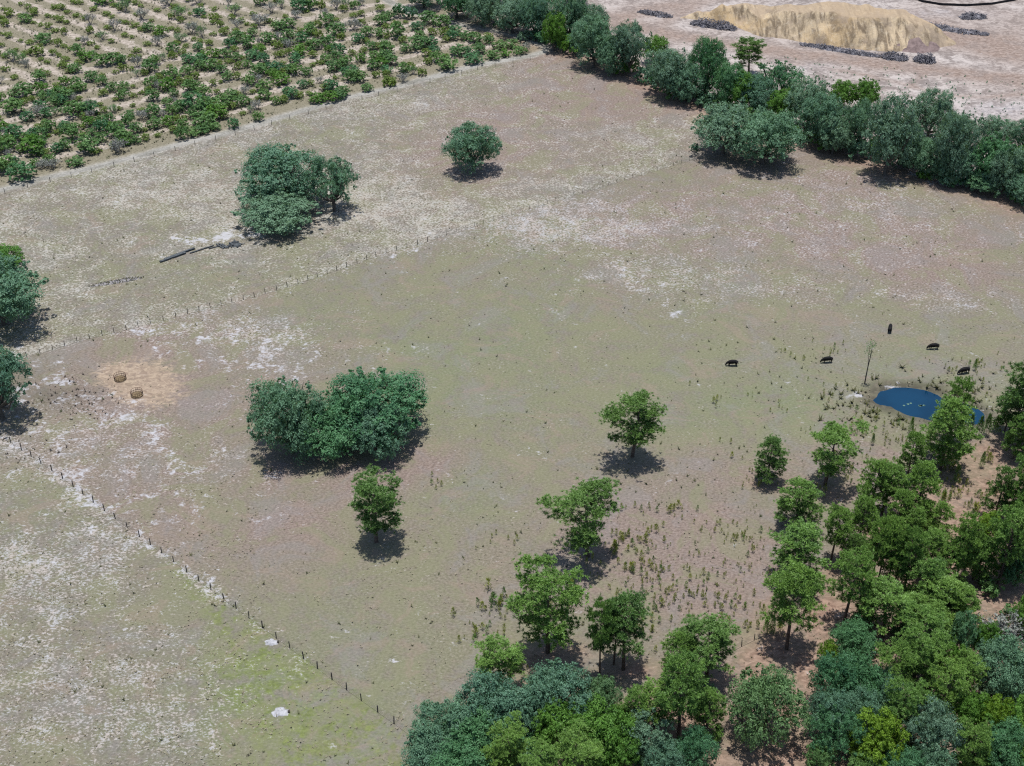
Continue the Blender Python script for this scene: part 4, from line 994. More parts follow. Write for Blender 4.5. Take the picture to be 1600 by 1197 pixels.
# ------------------------------------------------------------------ orchard
def orchard():
    rs = random.Random(31)
    L = []      # (px, py_base, half width m, height m, kind)
    lx = [p[0] for p in LANE[:15]]; ly = [p[1] for p in LANE[:15]]
    lane_at = lambda x: float(np.interp(x, lx, ly))
    split = lambda x: float(np.interp(x, [-200, 0, 90, 200, 320, 450, 560, 640], [190, 118, 128, 92, 78, 46, 6, -30]))
    top_right = lambda x: float(np.interp(x, [560, 600, 640, 700, 780, 850], [-20, 12, 34, 44, 60, 80]))   # the lane's far arm
    # big single trees read off the photo
    big = [(22, 218, 3.6, 4.8, 0), (8, 268, 4.0, 5.0, 0), (36, 280, 4.6, 5.2, 0), (10, 236, 3.8, 4.4, 0), (52, 238, 4.4, 5.2, 0), (24, 176, 4.2, 4.8, 0), (78, 206, 2.8, 4.2, 0), (120, 180, 4.4, 4.8, 0), (142, 178, 3.0, 4.4, 0),
           (112, 218, 3.4, 4.8, 0), (140, 236, 4.2, 5.0, 0), (160, 206, 3.2, 4.2, 0), (200, 196, 2.6, 4.0, 0), (182, 212, 3.4, 4.0, 0), (195, 222, 3.2, 4.0, 0), (184, 238, 3.4, 4.6, 1), (60, 182, 3.6, 4.2, 1), (84, 262, 3.4, 3.2, 1), (66, 262, 2.8, 2.6, 1), (118, 258, 3.0, 2.4, 0),
           (62, 126, 2.8, 3.6, 0), (40, 150, 4.0, 4.4, 0), (66, 144, 3.0, 3.6, 0), (100, 156, 4.0, 4.2, 0), (120, 136, 2.4, 3.4, 0), (102, 132, 2.2, 3.0, 0), (126, 142, 2.6, 3.0, 0), (144, 126, 2.8, 3.4, 0), (160, 132, 2.4, 3.2, 0), (160, 102, 3.2, 4.0, 0), (178, 100, 3.2, 4.0, 0), (176, 142, 2.4, 3.0, 0),
           (234, 112, 3.4, 4.6, 0), (238, 136, 3.0, 3.6, 0), (240, 156, 2.8, 3.8, 0), (262, 140, 3.2, 4.2, 0), (276, 122, 3.0, 3.8, 0), (294, 116, 2.6, 3.4, 0), (296, 142, 3.0, 4.0, 0), (310, 100, 3.4, 3.6, 0), (330, 108, 3.2, 3.6, 0), (336, 90, 2.6, 3.4, 0), (352, 90, 2.6, 3.2, 0),
           (300, 168, 4.4, 5.0, 0), (324, 178, 4.6, 5.4, 0), (338, 186, 4.2, 4.6, 0), (320, 196, 4.4, 4.2, 0), (318, 150, 2.6, 3.8, 0), (350, 168, 3.6, 4.2, 0), (280, 174, 2.6, 3.6, 0), (284, 218, 2.4, 4.4, 0), (286, 202, 2.4, 3.6, 0), (302, 184, 2.4, 3.2, 0), (240, 182, 3.0, 4.0, 0), (242, 200, 2.8, 3.4, 0), (222, 186, 3.0, 3.4, 1),
           (304, 212, 2.6, 2.6, 0), (318, 208, 2.8, 2.6, 0), (334, 202, 2.6, 2.4, 0), (366, 200, 2.2, 3.2, 0), (404, 188, 2.2, 3.0, 0), (378, 164, 3.0, 3.4, 0), (360, 154, 3.2, 2.8, 0), (396, 92, 3.2, 3.4, 0), (372, 66, 3.2, 4.2, 0), (386, 74, 3.4, 4.4, 0), (360, 74, 2.8, 3.6, 0), (406, 84, 3.0, 3.6, 0),
           (405, 116, 3.6, 4.0, 0), (430, 112, 3.4, 3.6, 0), (440, 132, 3.6, 4.0, 0), (462, 116, 3.0, 4.0, 0), (455, 152, 3.0, 3.6, 0), (412, 140, 3.0, 3.4, 0), (480, 118, 2.2, 3.2, 0), (496, 160, 3.0, 3.2, 0), (514, 158, 3.2, 3.4, 0), (530, 154, 3.0, 3.0, 0), (536, 150, 2.8, 3.4, 0), (518, 140, 3.0, 3.6, 0), (548, 126, 3.2, 4.0, 0), (562, 126, 3.0, 3.4, 0),
           (522, 110, 3.0, 3.8, 0), (530, 84, 3.0, 3.8, 0), (526, 56, 4.0, 4.6, 0), (512, 40, 3.6, 4.6, 0), (560, 66, 2.8, 3.4, 0), (572, 56, 3.0, 3.6, 0), (592, 58, 2.6, 3.4, 0), (596, 38, 3.2, 4.0, 0), (604, 82, 3.0, 3.8, 0), (588, 94, 3.2, 3.4, 0), (602, 92, 3.0, 3.2, 0), (574, 142, 2.4, 2.6, 0), (608, 132, 2.4, 2.8, 2), (605, 112, 2.6, 2.2, 0),
           (620, 58, 3.6, 5.6, 0), (623, 26, 3.0, 5.0, 0), (670, 36, 3.8, 4.6, 0), (690, 42, 4.0, 4.4, 0), (655, 76, 4.4, 4.8, 0), (672, 72, 3.2, 3.6, 0), (700, 108, 4.2, 4.6, 0), (682, 96, 3.0, 3.6, 0), (716, 86, 3.6, 3.6, 0), (740, 98, 4.0, 3.6, 0), (748, 82, 3.0, 3.4, 0), (742, 66, 3.2, 3.6, 0), (764, 68, 2.4, 3.0, 0), (770, 92, 3.0, 3.2, 0), (790, 88, 2.4, 2.6, 0),
           (780, 76, 3.0, 2.8, 0), (800, 74, 2.8, 3.0, 0), (812, 84, 3.0, 2.8, 0), (822, 80, 2.6, 3.6, 1), (608, 134, 2.6, 2.8, 2), (630, 128, 2.6, 3.2, 1), (612, 100, 3.0, 3.4, 0), (646, 116, 2.2, 3.4, 1), (660, 118, 1.8, 2.6, 2), (695, 56, 2.6, 3.0, 2), (710, 52, 3.0, 2.8, 0), (728, 62, 2.8, 3.2, 0),
           (68, 66, 3.6, 3.4, 0), (52, 24, 2.4, 2.6, 0), (40, 34, 3.0, 2.8, 0), (16, 25, 2.4, 2.8, 2), (8, 40, 2.4, 2.4, 2), (122, 84, 2.6, 3.6, 0), (134, 94, 3.0, 3.6, 0), (20, 96, 3.4, 5.0, 1), (34, 98, 2.6, 4.0, 1), (58, 86, 3.0, 3.2, 2), (142, 38, 3.2, 4.6, 1), (160, 62, 3.2, 3.4, 1), (180, 48, 3.4, 5.0, 1), (196, 18, 3.6, 5.2, 1), (160, 6, 4.2, 3.8, 0),
           (100, 106, 2.4, 2.2, 2), (118, 112, 2.8, 3.0, 0), (222, 30, 4.4, 4.8, 1), (232, 48, 2.6, 3.0, 0), (252, 56, 3.0, 4.0, 0), (246, 70, 3.2, 3.6, 1), (282, 64, 3.2, 3.4, 1), (270, 82, 2.8, 3.6, 0), (300, 52, 3.4, 4.8, 1), (316, 58, 3.0, 4.8, 1), (280, 28, 4.2, 5.0, 1), (264, 8, 4.4, 4.6, 1), (310, 6, 4.0, 4.0, 1), (312, 24, 3.0, 3.0, 0), (336, 32, 2.4, 2.6, 2), (350, 54, 2.2, 2.6, 0),
           (366, 24, 4.0, 5.0, 1), (370, 44, 3.4, 3.8, 1), (404, 38, 4.4, 4.4, 1), (214, 104, 2.6, 4.4, 1), (394, 56, 2.4, 2.8, 0), (424, 20, 3.6, 4.4, 1), (408, 8, 3.0, 4.2, 0), (440, 12, 3.2, 4.0, 1), (470, 16, 4.4, 5.4, 0), (484, 14, 3.4, 5.0, 0), (464, 28, 3.0, 3.4, 1), (526, 14, 3.6, 4.6, 1), (540, 12, 3.0, 4.2, 1), (450, 44, 3.4, 3.6, 0), (436, 46, 3.2, 3.4, 0), (484, 54, 3.0, 3.6, 0), (450, 60, 3.0, 3.4, 0), (452, 78, 3.0, 4.4, 1), (552, 46, 3.4, 4.6, 1), (420, 66, 3.4, 3.8, 0), (490, 76, 3.4, 3.8, 0), (512, 70, 3.4, 3.8, 0), (470, 86, 3.4, 3.8, 0), (464, 98, 3.0, 3.6, 0), (472, 66, 3.0, 3.6, 0), (540, 100, 2.8, 3.2, 0)]
    L += [(q[0], q[1], q[2] * .82, q[3] * .88, q[4]) for q in big]
    # the planted rows fill in between
    near = lambda x, y, d: any(abs(x - q[0]) < d and abs(y - q[1]) < d * 0.55 for q in L)
    for row in range(1, 13):
        x = rs.uniform(-40, -25)
        while x < 840:
            x += rs.uniform(9, 17)
            y = lane_at(x) - 7 - row * 14.5 + rs.uniform(-1.4, 1.4)
            if y < split(x) or y < top_right(x) - 4 or (x > 560 and y > lane_at(x) - 6): continue
            if x > 620 and y < top_right(x) + 4: continue
            if rs.random() < 0.4 or near(x, y, 9): continue
            k = rs.choices([0, 1, 2], [0.60, 0.18, 0.22])[0]
            q = rs.uniform(0.6, 1.0)
            L.append((x, y, q * (2.2, 2.1, 1.5)[k], q * (3.0, 2.9, 1.4)[k], k))
    for row in range(-16, 12):
        x = -30
        while x < 600:
            x += rs.uniform(8, 15)
            y = 17 + row * 18.6 + 0.40 * (x - 100) + rs.uniform(-2, 2)
            if y > split(x) - 6 or y < -22 or (x > 560 and y < top_right(x)): continue
            if rs.random() < 0.34 or near(x, y, 7): continue
            k = rs.choices([0, 1, 2], [0.12, 0.16, 0.72])[0]
            q = rs.uniform(0.6, 1.0)
            L.append((x, y, q * (1.9, 2.0, 1.6)[k], q * (2.2, 3.0, 1.35)[k], k))
    L.sort(key=lambda q: -q[2] * q[3] * S(q[1]) ** 2 if -20 < q[0] < 870 and q[1] > -2 else 0)
    rows = {}
    for i, (x, y, r, h, k) in enumerate(L[:296]):
        up = y < split(x) - 4
        key = ('u', round((y - 17 - 0.40 * (x - 100)) / 18.6)) if up else ('l', max(1, round((lane_at(x) - 7 - y) / 14.5)))
        rows.setdefault(key, []).append((x, i))
    place = {}
    ulo = min([q[1] for q in rows if q[0] == 'u'], default=0)
    for key, v in rows.items():
        for j, (x, i) in enumerate(sorted(v)):
            place[i] = '%s from the left in the %s %s' % (ordinal(j), ORD[key[1] - 1] if key[0] == 'l' else ORD[key[1] - ulo], 'row up from the lane' if key[0] == 'l' else 'slanting row from the top')
    V, F, T = [], [], []
    tot = 0
    for i, (x, y, r, h, k) in enumerate(L):
        X, Y = G(x, y)
        up = y < split(x) - 4
        if i < 296:
            part = 'upper left block with slanting rows' if up else ('left end of the block along the lane' if x < 210 else 'middle of the block along the lane' if x < 470 else 'right end of the block along the lane')
            if k == 1:
                t = TPL['bare'][i % 4]
                plant('bare_citrus_tree', 'grey half-dead orchard tree, ' + place[i], (X, Y), t, (r / 1.9, r / 1.9, h / 2.9), M['dry_leaf'] if i % 3 else M['citrus'], M['gbark'], 'tree', 'half-dead trees, ' + part, trunk_name='branches')
            elif k == 2:
                t = TPL['bush'][i % 4]
                plant('orchard_bush', 'low yellow-green orchard bush, ' + place[i], (X, Y), t, (r / 1.3, r / 1.3, h / 1.2), M['citrus_l'], M['bark'], 'bush', 'low bushes, ' + part)
            else:
                t = TPL['citrus'][i % 6]
                size = 'large' if r > 3.9 else 'medium-sized' if r > 2.7 else 'small'
                plant('citrus_tree', size + ' green citrus tree, ' + place[i], (X, Y), t, (r / CR, r / CR, h / CHt), M['oak_lush'] if (i % 5 == 0) else M['bright'] if i % 7 == 1 else M['citrus'], M['bark'], 'tree', size + ' green trees, ' + part)
        else:
            me = (TPL['bush'] if k == 2 else TPL['citrus'] if k == 0 else TPL['bush'])[i % 4][1]
            n_ = len(me.vertices); co = np.empty(n_ * 3, np.float32); me.vertices.foreach_get('co', co); co = co.reshape(-1, 3)
            tt = np.empty(n_, np.float32); me.attributes['tint'].data.foreach_get('value', tt)
            b_r, b_h = (CR, CHt) if k == 0 else (1.3, 1.2)
            a = rs.uniform(0, 6.28); c_, s_ = math.cos(a), math.sin(a)
            co = co * np.array([r / b_r, r / b_r, h / b_h])
            co = np.stack([co[:, 0] * c_ - co[:, 1] * s_ + X, co[:, 0] * s_ + co[:, 1] * c_ + Y, co[:, 2] - 0.08], 1)
            V.append(co); T.append(tt); F.append(np.arange(n_).reshape(-1, 4) + tot); tot += n_
    if V:
        o = link('orchard_bushes', mesh_np('orchard_bushes', np.concatenate(V), np.concatenate(F), np.concatenate(T)), mat=M['citrus_l'])
        tag(o, 'smallest low green orchard bushes scattered along the sandy rows', 'bushes', kind='stuff')
    print('orchard plants', len(L))
orchard()

# ------------------------------------------------------------------ pine saplings on the pasture
def saplings():
    rs = random.Random(8)
    Z = [  # cx, cy, sx, sy, n, height, where
     (960, 905, 62, 34, 95, 1.45, 'right of the lone pine with layered branches'), (1060, 850, 60, 34, 70, 1.35, 'right of the lone pine with layered branches'), (1110, 910, 55, 34, 85, 1.25, 'on the pale strip left of the wide bushy pine'), (1150, 860, 36, 45, 55, 1.3, 'on the pale strip left of the wide bushy pine'), (1040, 950, 60, 26, 60, 1.2, 'on the pale strip left of the wide bushy pine'), (895, 935, 22, 22, 34, 1.7, 'right of the large spreading pine'),
     (785, 945, 14, 8, 20, 1.9, 'left of the large spreading pine'), (770, 985, 26, 10, 18, 1.6, 'left of the large spreading pine'), (765, 1020, 26, 18, 12, 1.4, 'left of the large spreading pine'), (990, 990, 30, 18, 24, 1.3, 'behind the bottom wood pines'), (1000, 815, 30, 18, 26, 1.5, 'right of the lone pine with layered branches'),
     (1230, 745, 40, 30, 40, 1.2, 'around the small dark pine'), (1370, 690, 36, 22, 75, 1.2, 'between the pond and the yellow-topped pine'), (1300, 650, 50, 30, 34, 1.1, 'between the pond and the yellow-topped pine'), (1490, 765, 16, 24, 70, 1.7, 'in the gap of the right-hand wood'), (1520, 740, 20, 24, 22, 1.5, 'in the gap of the right-hand wood'),
     (1515, 590, 24, 16, 30, 1.8, 'around the cow near the pond'), (1450, 560, 60, 22, 22, 1.2, 'around the cow near the pond'), (1240, 590, 80, 40, 26, 1.1, 'on the open grass left of the pond'), (1130, 560, 60, 30, 8, 0.9, 'on the open grass left of the pond'), (800, 850, 40, 12, 8, 1.5, 'on open grass left of the lone pine with layered branches'), (700, 750, 20, 14, 5, 1.3, 'on open grass between the lone pines'), (1170, 960, 26, 22, 34, 1.4, 'on the pale strip left of the wide bushy pine'), (1320, 740, 24, 14, 16, 1.5, 'around the small dark pine')]
    P = []
    for cx, cy, sx, sy, n_, h, where in Z:
        hub = [(rs.gauss(cx, sx), rs.gauss(cy, sy), rs.uniform(.6, 1.35)) for _ in range(max(2, n_ // 5))]
        for i in range(n_):
            hb = rs.choice(hub); sp = 9 if rs.random() < .7 else 26
            x, y = hb[0] + rs.gauss(0, sp), hb[1] + rs.gauss(0, sp * .5)
            X, Y = G(x, y)
            if sd_poly(np.array([X]), np.array([Y]), pond_w)[0] < 1.5: continue
            P.append((X, Y, h * hb[2] * rs.uniform(0.4, 1.2), where, S(y)))
    P.sort(key=lambda q: -q[2] * q[4])
    V, F, T, tot = [], [], [], 0
    for i, (X, Y, h, where, s) in enumerate(P):
        me = TPL['sap'][i % 6]
        if i < 290:
            o = link('pine_sapling', me, mat=M['sapling'] if i % 3 else M['pine_y'] if i % 2 else M['pine_d']); o.location = (X, Y, -0.06); k = h / 1.5
            o.scale = (k * rs.uniform(.8, 1.3),) * 2 + (k,); o.rotation_euler = (rs.uniform(-.1, .1), rs.uniform(-.1, .1), rs.uniform(0, 6))
            tag(o, 'small upright pine sapling ' + where, 'sapling', 'saplings ' + where)
        else:
            n_ = len(me.vertices); co = np.empty(n_ * 3, np.float32); me.vertices.foreach_get('co', co); co = co.reshape(-1, 3) * (h / 1.5)
            V.append(co + np.array([X, Y, -0.06])); tt = np.empty(n_, np.float32); me.attributes['tint'].data.foreach_get('value', tt); T.append(tt)
            F += [tuple(v + tot for v in p.vertices) for p in me.polygons]; tot += n_
    o = link('small_saplings', mesh_np('small_saplings', np.concatenate(V), F, np.concatenate(T)), mat=M['sapling'])
    tag(o, 'tiniest pine seedlings sprinkled over the pale dry ground', 'seedlings', kind='stuff')
    print('saplings', len(P))
saplings()

# ------------------------------------------------------------------ weeds and dead grass tufts
def tufts(name, label, n_, seed, mat, size, dens, blades=5, orch=False):
    rs = np.random.RandomState(seed)
    X = []; k = 0
    while k < n_:
        x = rs.uniform(-60, 1660, 4000); y = rs.uniform(60, 1230, 4000)
        lane_y = np.interp(x, [p[0] for p in ORCHARD_FENCE], [p[1] for p in ORCHARD_FENCE], right=90)
        be = np.interp(x, [p[0] for p in BELT_EDGE], [p[1] for p in BELT_EDGE])
        if orch: x = x * 0.55 - 10; y = y * 0.26 - 14; lane_y = np.interp(x, [p[0] for p in LANE[:15]], [p[1] for p in LANE[:15]]); ok = (y < lane_y - 6) & (y > np.interp(x, [560, 600, 640, 700, 780, 850], [-20, 12, 34, 44, 60, 80]) - (40 if False else 0)) & (rs.rand(4000) < dens(x, y))
        else: ok = (y > lane_y + 3) & ((x < 860) | (y > be + 4)) & (rs.rand(4000) < dens(x, y))
        for a, b in zip(x[ok], y[ok]):
            X.append(G(a, b)); k += 1
    P = np.array(X[:n_])
    ok = sd_poly(P[:, 0], P[:, 1], pond_w) > 0.8
    P = P[ok]; n_ = len(P)
    sz = size * (0.5 + rs.rand(n_) ** 2 * 1.3)
    th = rs.rand(n_, blades) * 6.283
    dirn = np.stack([np.cos(th), np.sin(th), 0.5 + 0.9 * rs.rand(n_, blades)], 2)
    b0 = np.concatenate([P, np.full((n_, 1), -0.08)], 1)[:, None, :]
    sd_ = np.stack([-np.sin(th), np.cos(th), np.zeros_like(th)], 2)
    Lh = sz[:, None, None]
    v = np.stack([b0 - sd_ * Lh * .22, b0 + sd_ * Lh * .22, b0 + dirn * Lh], 2).reshape(-1, 3)
    f = np.arange(len(v)).reshape(-1, 3)
    t = np.repeat(rs.rand(n_) * 0.85, blades * 3)
    o = link(name, mesh_np(name, v, f, t), mat=M[mat])
    tag(o, label, name.replace('_', ' '), kind='stuff')
sap_d = lambda x, y: 0.12 + 0.6 * np.exp(-((x - 1100) / 300) ** 2 - ((y - 720) / 260) ** 2) + 0.5 * np.exp(-((x - 90) / 110) ** 2 - ((y - 620) / 60) ** 2) + 0.2 * (y < 420)
tufts('weeds', 'dark little weeds and dung spots dotted over the pastures', 1500, 51, 'weed', 0.30, lambda x, y: sap_d(x, y) * (0.25 + 1.2 * (vnoise(x, y * 1.7, 60, 8) > 0.52)))
tufts('dry_grass', 'bleached tufts of dry grass over the pastures', 11000, 52, 'straw', 0.22, lambda x, y: (vnoise(x, y * 1.7, 30, 6) > 0.5) * np.clip(0.35 + 0.4 * (y < np.interp(x, [0, 660, 1100], [560, 380, 245])) + 0.4 * ((x < 420) & (y > 760)) - 0.2 * ((x > 560) & (x < 1300) & (y > 450) & (y < 800)), 0.05, 1), 4)

tufts('orchard_weeds', 'dry weeds and grass between the orchard rows', 5500, 54, 'scrub', 0.42, lambda x, y: 0.35 + 0.65 * (vnoise(x, y * 2.2, 26, 5) > 0.5), 5, True)
tufts('bank_grass', 'short green-brown rushes growing round the pond bank', 420, 55, 'weed', 0.55, lambda x, y: 0.9 * np.exp(-((x - 1445) / 100) ** 2 - ((y - 630) / 30) ** 2), 6)
tufts('dung_spots', 'dark dung spots on the trampled ground left of the hay feeders', 170, 53, 'dung', 0.26, lambda x, y: np.exp(-((x - 110) / 55) ** 2 - ((y - 622) / 30) ** 2) + 0.4 * np.exp(-((x - 40) / 50) ** 2 - ((y - 705) / 25) ** 2), 6)

# ------------------------------------------------------------------ fences
def fence(label, pts, spacing, h=1.35, r=0.085, seed=0, wires=4, lean=0.06, thin_after=0):
    rs = random.Random(seed)
    P = [Vector((*G(*p), 0)) for p in pts]
    root = empty('wire_fence', P[0]); tag(root, label, 'fence')
    T = Tubes(); T.tube([(0, 0, -0.5), (0, 0, h * .6), (0, 0, h)], [r, r * 0.95, r * 0.85], 7)
    pm = T.mesh('post'); pm.materials.append(M['post'])
    S_ = [0.0]
    for a, b in zip(P[:-1], P[1:]): S_.append(S_[-1] + (b - a).length)
    q = []; d = 0.0
    while d < S_[-1]:
        i = max(k for k in range(len(S_)) if S_[k] <= d); i = min(i, len(P) - 2)
        q.append(P[i].lerp(P[i + 1], (d - S_[i]) / (S_[i + 1] - S_[i])))
        d += spacing * rs.uniform(0.93, 1.07)
    W = Tubes(); tops = []
    for i, p in enumerate(q):
        o = link('post', pm, root); l = p - P[0]
        k = rs.uniform(0.88, 1.12) * (0.62 if thin_after and PROJ(p.x, p.y)[0] > thin_after else 1); o.location = l; o.scale = (k, k, rs.uniform(0.88, 1.1) * (0.75 if k < 0.8 else 1)); o.rotation_euler = (rs.uniform(-lean, lean), rs.uniform(-lean, lean), rs.random() * 6)
        tops.append(l)
    for w in range(wires):
        z = h * (0.22 + 0.68 * w / max(1, wires - 1))
        W.tube([t + Vector((0, 0, z + rs.uniform(-.02, .02))) for t in tops], [0.012] * len(tops), 3, cap=False)
    link('wire', W.mesh('wire'), root, M['wire'])
fence('wire fence with dark posts running down the lower left pasture beside white sand', LOW_FENCE, 3.55, seed=1, h=1.45, r=0.10)
fence('long wire fence crossing the middle of the pasture below the timber line', MID_FENCE, 2.75, seed=2, h=1.3, r=0.075, thin_after=680)
fence('wire fence between the orchard lane and the upper pasture', ORCHARD_FENCE, 6.0, seed=3, h=1.4, r=0.08)
fence('short wire fence along the foot of the tree belt at right', BELT_FENCE, 5.0, seed=4)
fence('short wire fence between the saplings and the straw clearing at bottom right', WOOD_FENCE, 2.6, seed=5, wires=5)

# ------------------------------------------------------------------ cows
def cow_mesh():
    me = bpy.data.meshes.new('cow')
    pts = [((-0.95, 0, 1.12), .30), ((-0.55, 0, 1.10), .38), ((-0.05, 0, 1.04), .43), ((0.40, 0, 1.06), .40), ((0.72, 0, 1.08), .31),   # 0-4 spine
           ((1.02, 0, 0.92), .20), ((1.28, 0, 0.62), .155), ((1.42, 0, 0.40), .15), ((1.52, 0, 0.20), .095),                                # 5-8 neck, head, muzzle
           ((-0.86, .24, .80), .20), ((-0.92, .24, .48), .095), ((-0.86, .24, .10), .06), ((-0.82, .24, .0), .07),                         # 9-12 hind leg
           ((-0.86, -.24, .80), .20), ((-0.74, -.24, .48), .095), ((-0.70, -.24, .10), .06), ((-0.66, -.24, .0), .07),                     # 13-16
           ((0.62, .22, .72), .14), ((0.64, .22, .40), .08), ((0.62, .22, .08), .055), ((0.66, .22, .0), .065),                             # 17-20 fore leg
           ((0.62, -.22, .72), .14), ((0.76, -.22, .40), .08), ((0.82, -.22, .08), .055), ((0.86, -.22, .0), .065),                         # 21-24
           ((-1.20, 0, 1.16), .05), ((-1.26, 0, .80), .03), ((-1.27, 0, .45), .05),                                                         # 25-27 tail
           ((1.24, .20, .66), .055), ((1.24, .32, .62), .03), ((1.24, -.20, .66), .055), ((1.24, -.32, .62), .03)]                          # ears
    ed = [(0, 1), (1, 2), (2, 3), (3, 4), (4, 5), (5, 6), (6, 7), (7, 8), (0, 9), (9, 10), (10, 11), (11, 12), (0, 13), (13, 14), (14, 15), (15, 16), (3, 17), (17, 18), (18, 19), (19, 20), (3, 21), (21, 22), (22, 23), (23, 24), (0, 25), (25, 26), (26, 27), (6, 28), (28, 29), (6, 30), (30, 31)]
    me.from_pydata([p for p, r in pts], ed, [])
    o = bpy.data.objects.new('cow_tmp', me); COL.objects.link(o)
    md = o.modifiers.new('skin', 'SKIN')
    sv = me.skin_vertices[0].data
    for i, (p, r) in enumerate(pts):
        r = r * 1.14; w = r * (0.86 if i < 5 else 1.0)
        sv[i].radius = (w, r); sv[i].use_root = (i == 2)
    ss = o.modifiers.new('sub', 'SUBSURF'); ss.levels = ss.render_levels = 2
    dg = bpy.context.evaluated_depsgraph_get()
    out = bpy.data.meshes.new_from_object(o.evaluated_get(dg))
    bpy.data.objects.remove(o, do_unlink=True)
    out.polygons.foreach_set('use_smooth', np.ones(len(out.polygons), dtype=bool))
    out.name = 'cow'
    out.materials.clear(); out.materials.append(M['cow'])
    return out
CM = cow_mesh()
zmin = min(v.co.z for v in CM.vertices)
for x, y, rz, k, tx in ((1144, 571, 180, 1.0, 'black cow grazing farthest left of the herd'), (1292, 566, 186, 1.0, 'black cow grazing left of the thin nearly bare tree'), (1390, 517, 72, 1.08, 'black cow seen end-on at the back of the herd'),
                        (1458, 545, 184, 1.0, 'black cow grazing on open grass above the pond'), (1506, 583, 196, 1.05, 'black cow grazing among saplings right above the pond')):
    o = link('cow', CM); o.location = (*G(x, y), -0.10 - zmin * k); o.rotation_euler = (0, 0, R(rz)); o.scale = (k, k, k)
    tag(o, tx, 'cow', 'black cows grazing')

# ------------------------------------------------------------------ hay ring feeders
def feeder(px, py, label, seed):
    rs = random.Random(seed)
    x, y = G(px, py); root = empty('hay_feeder', (x, y, -0.05)); tag(root, label, 'feeder', 'hay ring feeders')
    R0 = 1.25; n_ = 28
    for z, nm in ((0.08, 'lower_hoop'), (0.55, 'middle_hoop'), (1.1, 'upper_hoop')):
        T = Tubes(); T.tube([(R0 * math.cos(i * 2 * math.pi / n_), R0 * math.sin(i * 2 * math.pi / n_), z) for i in range(n_ + 1)], [0.045] * (n_ + 1), 5, cap=False)
        link(nm, T.mesh(nm), root, M['rust'])
    T = Tubes(); T.tube([(R0 - .02, 0, 0), (R0 - .02, 0, 1.12)], [0.03, 0.03], 5); bm_ = T.mesh('bar'); bm_.materials.append(M['rust'])
    for i in range(16):
        o = link('bar', bm_, root); o.rotation_euler = (0, 0, i * 2 * math.pi / 16)
    V, F = [], []; T = Tubes()
    T2 = Tubes(); k = 20
    v = [(0, 0, .42)]; f = []
    for j, (q, z) in enumerate(((0.35, .46), (0.7, .36), (1.0, .22), (1.15, 0.0))):
        for i in range(k):
            a = i * 2 * math.pi / k; e = rs.uniform(.92, 1.06); v.append((q * e * math.cos(a), q * e * math.sin(a), z + rs.uniform(-.08, .08)))
    for i in range(k): f.append((0, 1 + i, 1 + (i + 1) % k))
    for j in range(3):
        for i in range(k): f.append((1 + j * k + i, 1 + (j + 1) * k + i, 1 + (j + 1) * k + (i + 1) % k, 1 + j * k + (i + 1) % k))
    link('hay', mesh_np('hay', np.array(v), f), root, M['hay'])
feeder(188, 592, 'rusty round hay feeder ring, the upper left of the two', 1)
feeder(214, 617, 'rusty round hay feeder ring, the lower right of the two', 2)

# ------------------------------------------------------------------ timbers, debris and brush in the upper pasture
def timber(a, b, w, h, label, z=0.0, name='timber'):
    A, B_ = Vector((*G(*a), 0)), Vector((*G(*b), 0)); d = B_ - A; L = d.length
    bm = bmesh.new(); bmesh.ops.create_cube(bm, size=1)
    bmesh.ops.scale(bm, vec=(L, w, h), verts=bm.verts)
    bmesh.ops.subdivide_edges(bm, edges=[e for e in bm.edges if abs(e.verts[0].co.x - e.verts[1].co.x) > L * .5], cuts=5)
    rs = random.Random(int(L * 100))
    off = {}
    for v in bm.verts:
        k = round(v.co.x, 2)
        if k not in off: off[k] = (rs.uniform(-.06, .06), rs.uniform(-.02, .04))
        v.co.y += off[k][0]; v.co.z += off[k][1] + h / 2
    bmesh.ops.bevel(bm, geom=[e for e in bm.edges if abs(e.verts[0].co.x - e.verts[1].co.x) > 0.01], offset=0.04, segments=1, affect='EDGES')
    me = bpy.data.meshes.new(name); bm.to_mesh(me); bm.free()
    o = link(name, me, mat=M['timber']); o.location = (A + B_) / 2 + Vector((0, 0, z - 0.06)); o.rotation_euler = (0, 0, math.atan2(d.y, d.x))
    tag(o, label, 'timber', 'dark timbers lying in the upper pasture')
timber((250, 410), (290, 396), 0.55, 0.45, 'long thick dark timber at the left end of the line')
timber((257, 406), (304, 389), 0.50, 0.45, 'long dark timber lying behind the thick left one')
timber((297, 396), (334, 384), 0.28, 0.3, 'thin timber in the middle of the line')
timber((326, 389), (346, 384), 0.22, 0.25, 'short thin timber right of the middle one')
timber((338, 382), (350, 389), 0.35, 0.32, 'left one of three short slanting timbers')
timber((342, 381), (354, 388), 0.35, 0.32, 'middle one of three short slanting timbers')
timber((347, 382), (357, 388), 0.35, 0.32, 'right one of three short slanting timbers')
